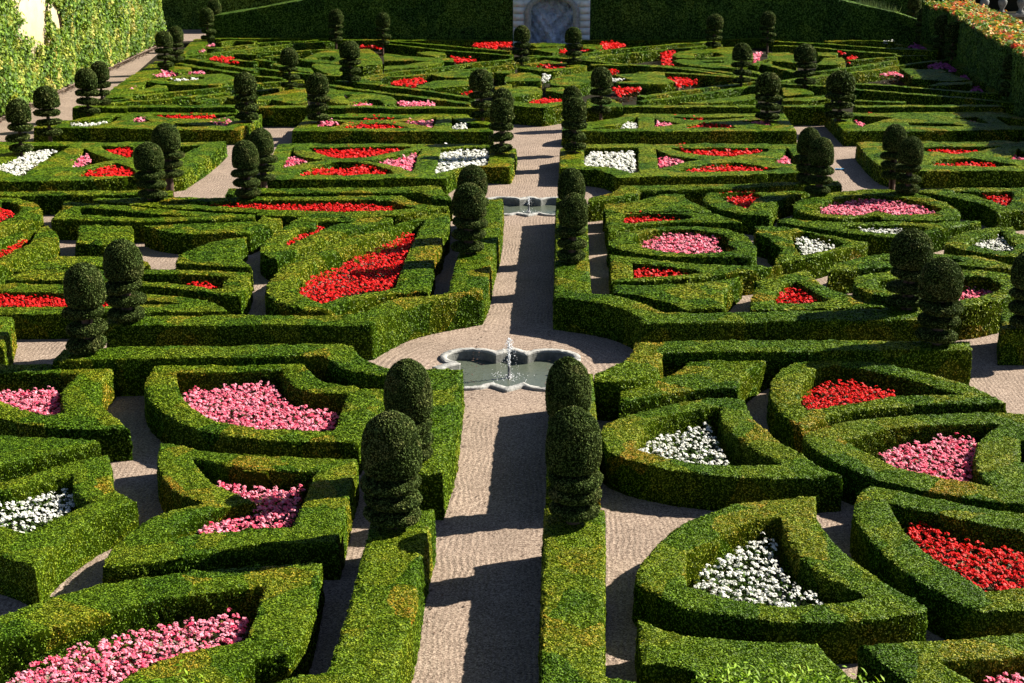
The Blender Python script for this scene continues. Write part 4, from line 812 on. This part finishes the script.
# ------------------------------------------------------------------ fountains
def fountain(cx, cy, S, label, jet, group='stone fountains on the main path'):
    root = empty('fountain', (cx, cy, 0), label, 'fountain', group)
    n = NB; hr = .055; zw = -.18
    L = [(OUT, -.04), (OUT, hr-.012), (OUT*.97+INN*.03, hr), (OUT*.04+INN*.96, hr), (INN, hr-.01), (INN, hr-.05)]
    V = np.concatenate([np.column_stack([a, np.full(n, z)]) for a, z in L]); V[2*n:4*n, 2] += np.tile(rng.normal(size=n)*.004-.022*(np.arange(n) % 14 == 3), 2)
    Fq = [[i*n+k, i*n+(k+1) % n, (i+1)*n+(k+1) % n, (i+1)*n+k] for i in range(5) for k in range(n)]
    mesh_obj('rim', V, [np.array(Fq)], M['stone'], root, rnd=rng.uniform(0, 1, len(V)))
    V = np.concatenate([np.column_stack([INN*1.004, np.full(n, z)]) for z in (hr-.048, zw-.25)]); Fq = [[k, (k+1) % n, n+(k+1) % n, n+k] for k in range(n)]
    mesh_obj('basin_wall', V, [np.array(Fq)], M['wet'], root, rnd=rng.uniform(0, 1, len(V)))
    V = np.concatenate([[(0, 0, zw)], np.column_stack([INN, np.full(n, zw)])])
    mesh_obj('water', V, [np.array([[0, k+1, (k+1) % n+1] for k in range(n)])], M['water'], root)
    V, Fq = lathe([(.07, -.3), (.07, -.16), (.03, -.14), (.03, .06), (.04, .08), (.002, .09)], 12); mesh_obj('nozzle', V, [Fq], M['metal'], root)
    # water jet: rope of droplets and a splash of beads
    P = []
    for i in range(int(260*jet)):
        z = .08+rng.uniform(0, 1)**.8*.62*jet; w = .012+.03*(z-.08); P.append((rng.normal()*w, rng.normal()*w, z, rng.uniform(.005, .011)))
    for i in range(int(140*jet)):
        t = rng.uniform(0, 1); a = rng.uniform(0, 6.28); rr = .38*t; z = .08+.62*jet*(1-t*t*1.3); P.append((rr*math.cos(a)*.6, rr*math.sin(a)*.6, max(-.16, z), rng.uniform(.003, .008)))
    for i in range(int(160*jet)):
        a = rng.uniform(0, 6.28); rr = abs(rng.normal())*.22; P.append((rr*math.cos(a), rr*math.sin(a), -.17+rng.uniform(0, .05), rng.uniform(.004, .010)))
    V = []; T = []
    for x, y, z, r in P:
        o = len(V); V += [(x+r, y, z), (x-r, y, z), (x, y+r, z), (x, y-r, z), (x, y, z+r*1.6), (x, y, z-r*1.6)]
        T += [[o+a, o+b, o+c] for a, b, c in ((0, 2, 4), (2, 1, 4), (1, 3, 4), (3, 0, 4), (2, 0, 5), (1, 2, 5), (3, 1, 5), (0, 3, 5))]
    tag(mesh_obj('water_jet', np.array(V), [np.array(T)], M['spray'], root, smooth=True), kind='stuff')
fountain(*FOUNT[0], 1.0, 'near clover shaped stone fountain with a white water jet', 1.0)
fountain(*FOUNT[1], 1.0, 'far stone fountain with a low dark nozzle, between two topiaries', .35)
# ------------------------------------------------------------------ left garden wall with its climber
b0 = np.array(un(0, 117, 0)); b1 = np.array(un(150, 48, 0)); dv = (b1-b0)/np.hypot(*(b1-b0)); L0 = np.hypot(*(b1-b0))
nw = np.array([dv[1], -dv[0]])                     # towards the garden
WH = 7.5
d_ = ray(160, 30); t_, s_ = np.linalg.solve(np.array([[d_[0], -dv[0]], [d_[1], -dv[1]]]), b0); LE = s_
def wp(s, off, z): p = b0+dv*s-nw*off; return (p[0], p[1], z)
v = [wp(-25, 0, -.05), wp(LE, 0, -.05), wp(LE, .5, -.05), wp(-25, .5, -.05), wp(-25, 0, WH), wp(LE, 0, WH), wp(LE, .5, WH), wp(-25, .5, WH)]
org = (*b0, 0)
wl = put('garden_wall', [(v, [(0, 1, 5, 4), (1, 2, 6, 5), (2, 3, 7, 6), (3, 0, 4, 7), (4, 5, 6, 7), (0, 3, 2, 1)])], M['plaster'], org=org)
tag(wl, 'tall cream plastered garden wall, mostly covered by a climber', 'wall')
def wall_uv(pxx, pyy):                              # pixel -> distance along wall, height
    d = ray(pxx, pyy); A = np.array([[d[0], -dv[0]], [d[1], -dv[1]]]); t, s = np.linalg.solve(A, b0); return s, H+d[2]*t
bare = np.array([wall_uv(*p) for p in [(14, -8), (46, -8), (45, 24), (44, 46), (35, 46), (35, 62), (31, 60), (27, 50), (28, 40), (17, 36), (14, 30), (14, 26), (20, 22), (16, 12), (10, 2)]])
root = empty('climbing_vine', (b0[0]+.1, b0[1], 0), 'bright green and yellow climber covering the left garden wall', 'climber')
def climber(name, n, size, mat, smin, smax, zmax, thick=.28):
    s = rng.uniform(smin, smax, n); z = rng.uniform(0.02, 1, n)*zmax; Q = np.column_stack([s, z])
    d0 = np.sin(s*1.9)*.5+np.sin(s*.83+z*.9)+np.sin(z*2.1+s*.4)*.6
    jitter = rng.normal(size=(n, 2))*.12
    keep = ~inside(Q+jitter, bare)
    keep &= ~((z > 3.2+1.2*np.sin(s*.35)) & (d0 < -1.35))
    s, z, d0 = s[keep], z[keep], d0[keep]; off = -(.03+rng.uniform(0, 1, len(s))*(thick+.10*d0)).clip(.02)
    P = b0[None]+dv[None]*s[:, None]-nw[None]*off[:, None]; C = np.column_stack([P, z]); 
    Nn = np.tile([nw[0], nw[1], .45], (len(C), 1))
    V, Fq = leaves(C, Nn, size, spread=.75, aspect=.8); V = V-np.array([b0[0]+.1, b0[1], 0])
    return mesh_obj(name, V, [Fq], mat, root, rnd=np.repeat(rng.uniform(0, 1, len(C)), 4))
lo_ = climber('foliage', 95000, .155, M['vine'], -14, LE, WH+.15)
tag(lo_, kind='stuff')
st = []
for k in range(34):
    s0 = rng.uniform(-12, LE-1)
    if bare[:, 0].min()-1 < s0 < bare[:, 0].max()+1: continue
    p = [s0, 0.0]; pts = []
    for j in range(16): pts.append(tuple(p)); p[0] += rng.normal()*.18; p[1] += WH/17
    for j in range(15):
        (sa, za), (sb, zb) = pts[j], pts[j+1]; w = .04*(1-j/18)
        A = [wp(sa-w, -.02, za), wp(sa+w, -.02, za), wp(sa+w, -.02-2*w, za), wp(sa-w, -.02-2*w, za), wp(sb-w, -.02, zb), wp(sb+w, -.02, zb), wp(sb+w, -.02-2*w, zb), wp(sb-w, -.02-2*w, zb)]
        st.append((A, [(0, 1, 2, 3), (4, 7, 6, 5), (0, 4, 5, 1), (1, 5, 6, 2), (2, 6, 7, 3), (3, 7, 4, 0)]))
V, Fs = solid(st); V = V-np.array([b0[0]+.1, b0[1], 0]); tag(mesh_obj('stems', V, Fs, M['bark'], root, rnd=rng.uniform(0, 1, len(V))), kind='stuff')
# dry strip of fallen leaves at the wall foot
n = 2600; s = rng.uniform(-10, LE-.5, n); o_ = np.abs(rng.normal(size=n))*.22+.25; P = b0[None]+dv[None]*s[:, None]+nw[None]*o_[:, None]
V, Fq = leaves(np.column_stack([P, np.full(n, .02)]), np.tile([0, 0, 1.0], (n, 1)), .11, spread=.35); lv = mesh_obj('fallen_leaves', V-np.array([b0[0], b0[1], 0]), [Fq], M['bark'], loc=(b0[0], b0[1], 0), rnd=np.repeat(rng.uniform(0, 1, n), 4)); tag(lv, 'brown fallen leaves along the foot of the left wall', 'fallen leaves', kind='stuff')
# ------------------------------------------------------------------ tall clipped hedges closing the garden
YB = 95.2
def wallhedge(px_top, Y, thick, label, name='tall_hedge', skirt=None, leafs=90, mat=None):
    """tall hedge standing across the view at depth Y; px_top: pixels of its top edge, left to right"""
    T = [unY(a, b, Y) for a, b in px_top]; xs = np.array([t[0] for t in T]); zs = np.array([t[2] for t in T])
    x0, x1 = xs[0], xs[-1]; P = np.array([(x0, Y), (x1, Y), (x1, Y+thick), (x0, Y+thick)])
    return hedge([(P, [])], label, h=float(zs.max()), name=name, mat=mat or M['tallhedge'], group='tall hedges enclosing the garden', density=1.0, lsize=1.25,
                 slope=lambda q: np.interp(q[:, 0], xs, zs))
wallhedge([(205, 22), (213, 16), (256, 9), (280, 4), (300, 1), (330, -8), (516, -26)], YB, 2.2, 'tall dark hedge left of the stone niche, top sloping down to the left')
wallhedge([(589, -26), (800, -8), (830, -2), (850, 2), (880, 9), (905, 15), (930, 24)], YB, 2.2, 'tall dark hedge right of the stone niche, top sloping down to the right')
wallhedge([(95, -60), (320, -60)], YB+11, 3, 'higher dark hedge in the background at top left')
wallhedge([(820, -60), (1000, -60)], YB+11, 3, 'higher dark hedge in the background at top right')
# tall grasses on the sloping top at the right
def grass_tuft(pxx, pyy, Y, label):
    x, y, z = unY(pxx, pyy, Y); n = 34; a = rng.uniform(0, 6.28, n); r = rng.uniform(0, .5, n); C = np.column_stack([r*np.cos(a), r*np.sin(a)*.5, np.zeros(n)])
    hgt = rng.uniform(.3, .75, n); lean = rng.normal(size=(n, 2))*.12; w = .025
    V = np.stack([C+np.array([-w, 0, 0]), C+np.array([w, 0, 0]), C+np.column_stack([lean, hgt])], 1).reshape(-1, 3)
    o = mesh_obj('wild_grass', V, [np.arange(3*n).reshape(n, 3)], M['drygrass'], loc=(x, y, z-.12), rnd=np.repeat(rng.uniform(0, 1, n), 3)); tag(o, label, 'grass tuft', 'grass tufts on the sloping hedge top')
for q, (a, b) in enumerate([(830, -1), (838, 1), (862, 5), (868, 6), (876, 8), (885, 11), (893, 13)]):
    grass_tuft(a, b, YB+.9, ['pale grass tuft at the left end of the row on the right tall hedge', 'pale grass tuft second from the left on the right tall hedge', 'pale grass tuft third from the left on the right tall hedge', 'pale grass tuft in the middle of the row on the right tall hedge', 'pale grass tuft third from the right on the right tall hedge', 'pale grass tuft second from the right on the right tall hedge', 'pale grass tuft lowest on the sloping right tall hedge'][q])
# ------------------------------------------------------------------ stone niche
xl = unY(513, 20, YB-.3)[0]; xr = unY(590, 20, YB-.3)[0]; al = unY(531, 20, YB-.3)[0]; ar = unY(573, 20, YB-.3)[0]; zt = unY(550, -1, YB-.3)[2]
yf = YB-.3; yb = YB+1.3; top = zt+1.6
root = empty('stone_niche', ((xl+xr)/2, yf, 0), 'pale stone wall with an arched grotto niche at the end of the garden axis', 'niche')
org = np.array([(xl+xr)/2, yf, 0])
ac = (al+ar)/2; aw = (ar-al)/2; zs_ = zt-aw*.62
arc = [(ac+aw*math.cos(t), zs_+aw*.62*math.sin(t)) for t in np.linspace(0, math.pi, 17)]
front = []
course = (top)/11
for side, (xa, xb) in enumerate(((xl, al), (ar, xr))):
    pil = .55 if side == 0 else .55
    for k in range(11):
        z0 = k*course; z1 = z0+course-.035
        front.append(box(xa, xb, yf+.05, yb, z0, z0+course+.0))
        front.append(box(xa+.02 if side == 0 else xa+.42, xb-.42 if side == 0 else xb-.02, yf, yf+.049, z0+.02, z1))
V = []
sp = []
n = len(arc)
for k in range(n-1):
    (xa, za), (xb, zb) = arc[k], arc[k+1]
    v = [(xa, yf+.05, za), (xb, yf+.05, zb), (xb, yf+.05, top), (xa, yf+.05, top), (xa, yb, za), (xb, yb, zb), (xb, yb, top), (xa, yb, top)]
    sp.append((v, [(0, 1, 2, 3), (4, 7, 6, 5), (0, 4, 5, 1), (2, 6, 7, 3)]))
put('wall', front+sp, M['ashlar'], root, org=org)
# raised arch moulding
mo = []
pts = [(ar, 0.0)]+arc+[(al, 0.0)]; 
for k in range(len(pts)-1):
    (xa, za), (xb, zb) = pts[k], pts[k+1]
    def outw(x, z):
        if z <= zs_: return (x+(.38 if x > ac else -.38), z)
        l = math.hypot(x-ac, (z-zs_)); return (x+.38*(x-ac)/l, z+.38*(z-zs_)/l)
    oa, ob = outw(xa, za), outw(xb, zb)
    v = [(xa, yf-.06, za), (xb, yf-.06, zb), (ob[0], yf-.06, ob[1]), (oa[0], yf-.06, oa[1]), (xa, yf+.048, za), (xb, yf+.048, zb), (ob[0], yf+.048, ob[1]), (oa[0], yf+.048, oa[1])]
    mo.append((v, [(0, 1, 2, 3), (4, 7, 6, 5), (0, 4, 5, 1), (2, 6, 7, 3)]))
put('arch_moulding', mo, M['stone'], root, org=org)
# craggy rockwork filling the niche, with a pale cascade rock in the middle
gx = np.linspace(al-.1, ar+.1, 60); gz = np.linspace(0, zt+.15, 60); X, Z = np.meshgrid(gx, gz); 
Dp = .12*np.sin(X*3.1+Z*2.3)+.10*np.sin(X*6.7-Z*5.1)+.06*np.sin(X*13+Z*9)+rng.normal(size=X.shape)*.05
Dp -= .55*np.exp(-((X-ac)/.42)**2)*(Z < 2.0)*np.clip(1.3-Z*.35, .3, 1.3)
V = np.column_stack([X.ravel(), (yf+.85+Dp).ravel(), Z.ravel()])-org
Fq = [[i*60+j, i*60+j+1, (i+1)*60+j+1, (i+1)*60+j] for i in range(59) for j in range(59)]
Fq = np.array(Fq); mesh_obj('rockwork', V, [Fq], M['rock'], root, smooth=False, rnd=rng.uniform(0, 1, len(V)))
# ------------------------------------------------------------------ autumn coloured tall hedge on the right
HR = 2.75
P = np.array([un(a, b, HR) for a, b in [(923, 6), (953, 4), (972, 5), (985, 11), (1003, 17), (1023, 27), (1060, 46), (1110, 80), (1080, 92), (1023, 57), (1012, 50), (993, 41), (980, 32), (963, 22), (950, 13)]])
hedge([(P, [])], 'broad hedge on the right with red, yellow and green autumn leaves on top', h=HR, name='autumn_hedge', mat=M['tallhedge'], group='tall hedges enclosing the garden', density=1.0, lsize=1.3)  # green side leaves, also kept dark so the shade sits in their colour
ah = [o for o in COL.objects if o.name == 'autumn_hedge'][0]
lo2 = P.min(0); hi2 = P.max(0); n = 60000; Q = rng.uniform(lo2, hi2, (n, 2)); Q = Q[inside(Q, P)]; n = len(Q)
zz = HR+.02+np.abs(rng.normal(size=n))*.10+.10*np.sin(Q[:, 0]*2.1)*np.sin(Q[:, 1]*1.7)
V, Fq = leaves(np.column_stack([Q, zz]), np.tile([0, 0, 1.0], (n, 1)), .19, spread=.75, aspect=.8)
mesh_obj('autumn_leaves', V-np.array(ah.location), [Fq], M['autumn'], ah, rnd=np.repeat(rng.uniform(0, 1, n), 4))
# ------------------------------------------------------------------ steps and balustrade beyond the autumn hedge, top right
tx0 = un(972, 20, 0)
yT = 101.0; xa = unY(955, 20, yT)[0]; xb = unY(1060, 20, yT)[0]
root = empty('stone_terrace', ((xa+xb)/2, yT, 0), 'dark stone terrace with pale ledges at the top right corner', 'terrace'); org = np.array([(xa+xb)/2, yT, 0])
zb = [unY(1000, v, yT)[2] for v in (26, 14, 6, 0)]
put('terrace_wall', [box(xa, xb, yT+.1, yT+3, 0, zb[1]), box(xa+1.2, xb, yT+3.01, yT+6, 0, zb[3]+1.5)], M['darkfill'], root, org=org)
put('ledge', [box(xa-.1, xb+.1, yT-.1, yT+.09, zb[1]-.18, zb[1]+.02)], M['wet'], root, bevel=.03, org=org)
put('ledge', [box(xa+1.1, xb+.1, yT+2.7, yT+3.0, zb[3]-.1, zb[3]+.12)], M['stone'], root, bevel=.03, org=org)
for k, pxx in enumerate((985, 1003, 1022)):
    x = unY(pxx, 10, yT)[0]; V, Fq = lathe([(.30, 0), (.30, .12), (.16, .2), (.13, .35), (.26, .62), (.30, .8), (.2, .98), (.14, 1.05), (.24, 1.12), (.24, 1.2), (.01, 1.3)], 18)
    mesh_obj('baluster', V+np.array([x, yT+.25, zb[1]-.02])-org, [Fq], M['wet'], root, smooth=True, rnd=rng.uniform(0, 1, len(V)))
# ------------------------------------------------------------------ fresh shrub shoots poking up at the bottom edge
def shoots(pts, label, n=14, hgt=(.25, .5)):
    c = np.array(un(*pts[len(pts)//2], .62)); root = empty('young_shrub', (c[0], c[1], 0), label, 'shrub', 'young shrubs at the bottom edge')
    C = []; Nn = []; st = []
    for a, b in pts:
        q = np.array(un(a, b, .78))-c
        for k in range(n):
            o = q+rng.normal(size=2)*.10; h = rng.uniform(*hgt)+.42; ln = rng.normal(size=2)*.10
            w = .006; t = (o[0]+ln[0], o[1]+ln[1], h)
            st.append(([(o[0]-w, o[1], .0), (o[0]+w, o[1], .0), (o[0], o[1]+w, .0), (t[0], t[1], t[2])], [(0, 1, 3), (1, 2, 3), (2, 0, 3)]))
            for j in range(14):
                f = .45+.55*j/13; a2 = j*2.4+rng.uniform(0, .5); C.append((o[0]+ln[0]*f+.03*math.cos(a2), o[1]+ln[1]*f+.03*math.sin(a2), h*f)); Nn.append((math.cos(a2)*.5, math.sin(a2)*.5, .8))
    V, Fq = leaves(np.array(C), np.array(Nn), .085, spread=.35, aspect=.38); mesh_obj('foliage', V, [Fq], M['sprig'], root, rnd=np.repeat(rng.uniform(0, 1, len(C)), 4))
    V, Fs = solid(st); tag(mesh_obj('stems', V, Fs, M['bark'], root, rnd=rng.uniform(0, 1, len(V))), kind='stuff')
shoots([(705, 682), (718, 676), (730, 680), (742, 674), (757, 682)], 'fresh light green shrub at the bottom edge, left part of the plain hedge')
shoots([(775, 676), (785, 668), (795, 680), (806, 682), (848, 682), (862, 684)], 'fresh light green shrub at the bottom edge, nearer the bottom right corner')
shoots([(148, 684), (175, 676), (190, 680), (225, 686)], 'fresh light green sprigs in front of the bottom left pink bed', n=4)
n = 420; xs = rng.uniform(-2.1, -.2, n); ys = rng.uniform(16.5, 44, n); m = rng.uniform(size=n); xs = np.where(m < .4, -2.0+np.abs(rng.normal(size=n))*.12, np.where(m < .8, -.28-np.abs(rng.normal(size=n))*.12, xs))
V, Fq = leaves(np.column_stack([xs, ys, np.full(n, .012)]), np.tile([0, 0, 1.0], (n, 1)), .045, spread=.3); lt = mesh_obj('leaf_litter', V-np.array([-1.1, 25, 0]), [Fq], M['bark'], loc=(-1.1, 25, 0), rnd=np.repeat(rng.uniform(.3, 1, n), 4)); tag(lt, 'small fallen leaves scattered along the edges of the main gravel path', 'leaf litter', kind='stuff')
# small blue hose end lying on the right side path
V = []
hx, hy = un(839.5, 170, 0)
P_ = [(hx-.16+.04*k, hy+.02*math.sin(k*1.1)) for k in range(9)]
n = 8; V = []; 
for (x, y) in P_:
    for k in range(n): V.append((x, y+.03*math.cos(2*math.pi*k/n), .031+.03*math.sin(2*math.pi*k/n)))
Fq = np.array([[i*n+k, i*n+(k+1) % n, (i+1)*n+(k+1) % n, (i+1)*n+k] for i in range(8) for k in range(n)])
ho = mesh_obj('hose', np.array(V)-np.array([hx, hy, 0]), [Fq], plain('blue_rubber', (.12, .35, .6), .5), loc=(hx, hy, 0), smooth=True); tag(ho, 'small pale blue hose end on the right side path', 'hose')
# ------------------------------------------------------------------ camera and light
cd = bpy.data.cameras.new('camera'); cam = bpy.data.objects.new('camera', cd); COL.objects.link(cam)
cam.location = (0, 0, H); cam.rotation_euler = (math.pi/2-PITCH, 0, YAW); cd.sensor_width = 36.0; cd.lens = F*36/1024; cd.clip_start = .5; cd.clip_end = 3000
SC.camera = cam
SUN = Vector((1.33, .52, 1.0)).normalized()
el = math.asin(SUN.z); az = math.atan2(SUN.x, SUN.y)
ld = bpy.data.lights.new('sun', 'SUN'); ld.energy = 5.0; ld.angle = math.radians(.55); ld.color = (1.0, .93, .80)
lo = bpy.data.objects.new('sun', ld); COL.objects.link(lo); lo.rotation_euler = SUN.to_track_quat('Z', 'Y').to_euler(); lo.location = (30, 20, 40)
w = bpy.data.worlds.new('World'); SC.world = w; w.use_nodes = True; nt = w.node_tree
bg = nt.nodes['Background']; sk = nt.nodes.new('ShaderNodeTexSky'); sk.sky_type = 'NISHITA'; sk.sun_disc = False; sk.sun_elevation = el; sk.sun_rotation = az; sk.air_density = .6; sk.dust_density = .4; sk.ozone_density = .4
nt.links.new(sk.outputs[0], bg.inputs[0]); bg.inputs[1].default_value = .05
vs = SC.view_settings; vs.view_transform = 'Standard'; vs.look = 'None'; vs.gamma = 1; vs.use_curve_mapping = False; vs.exposure = 1.35
SC.cycles.max_bounces = 6; SC.cycles.diffuse_bounces = 1; SC.cycles.transmission_bounces = 3; SC.cycles.transparent_max_bounces = 4
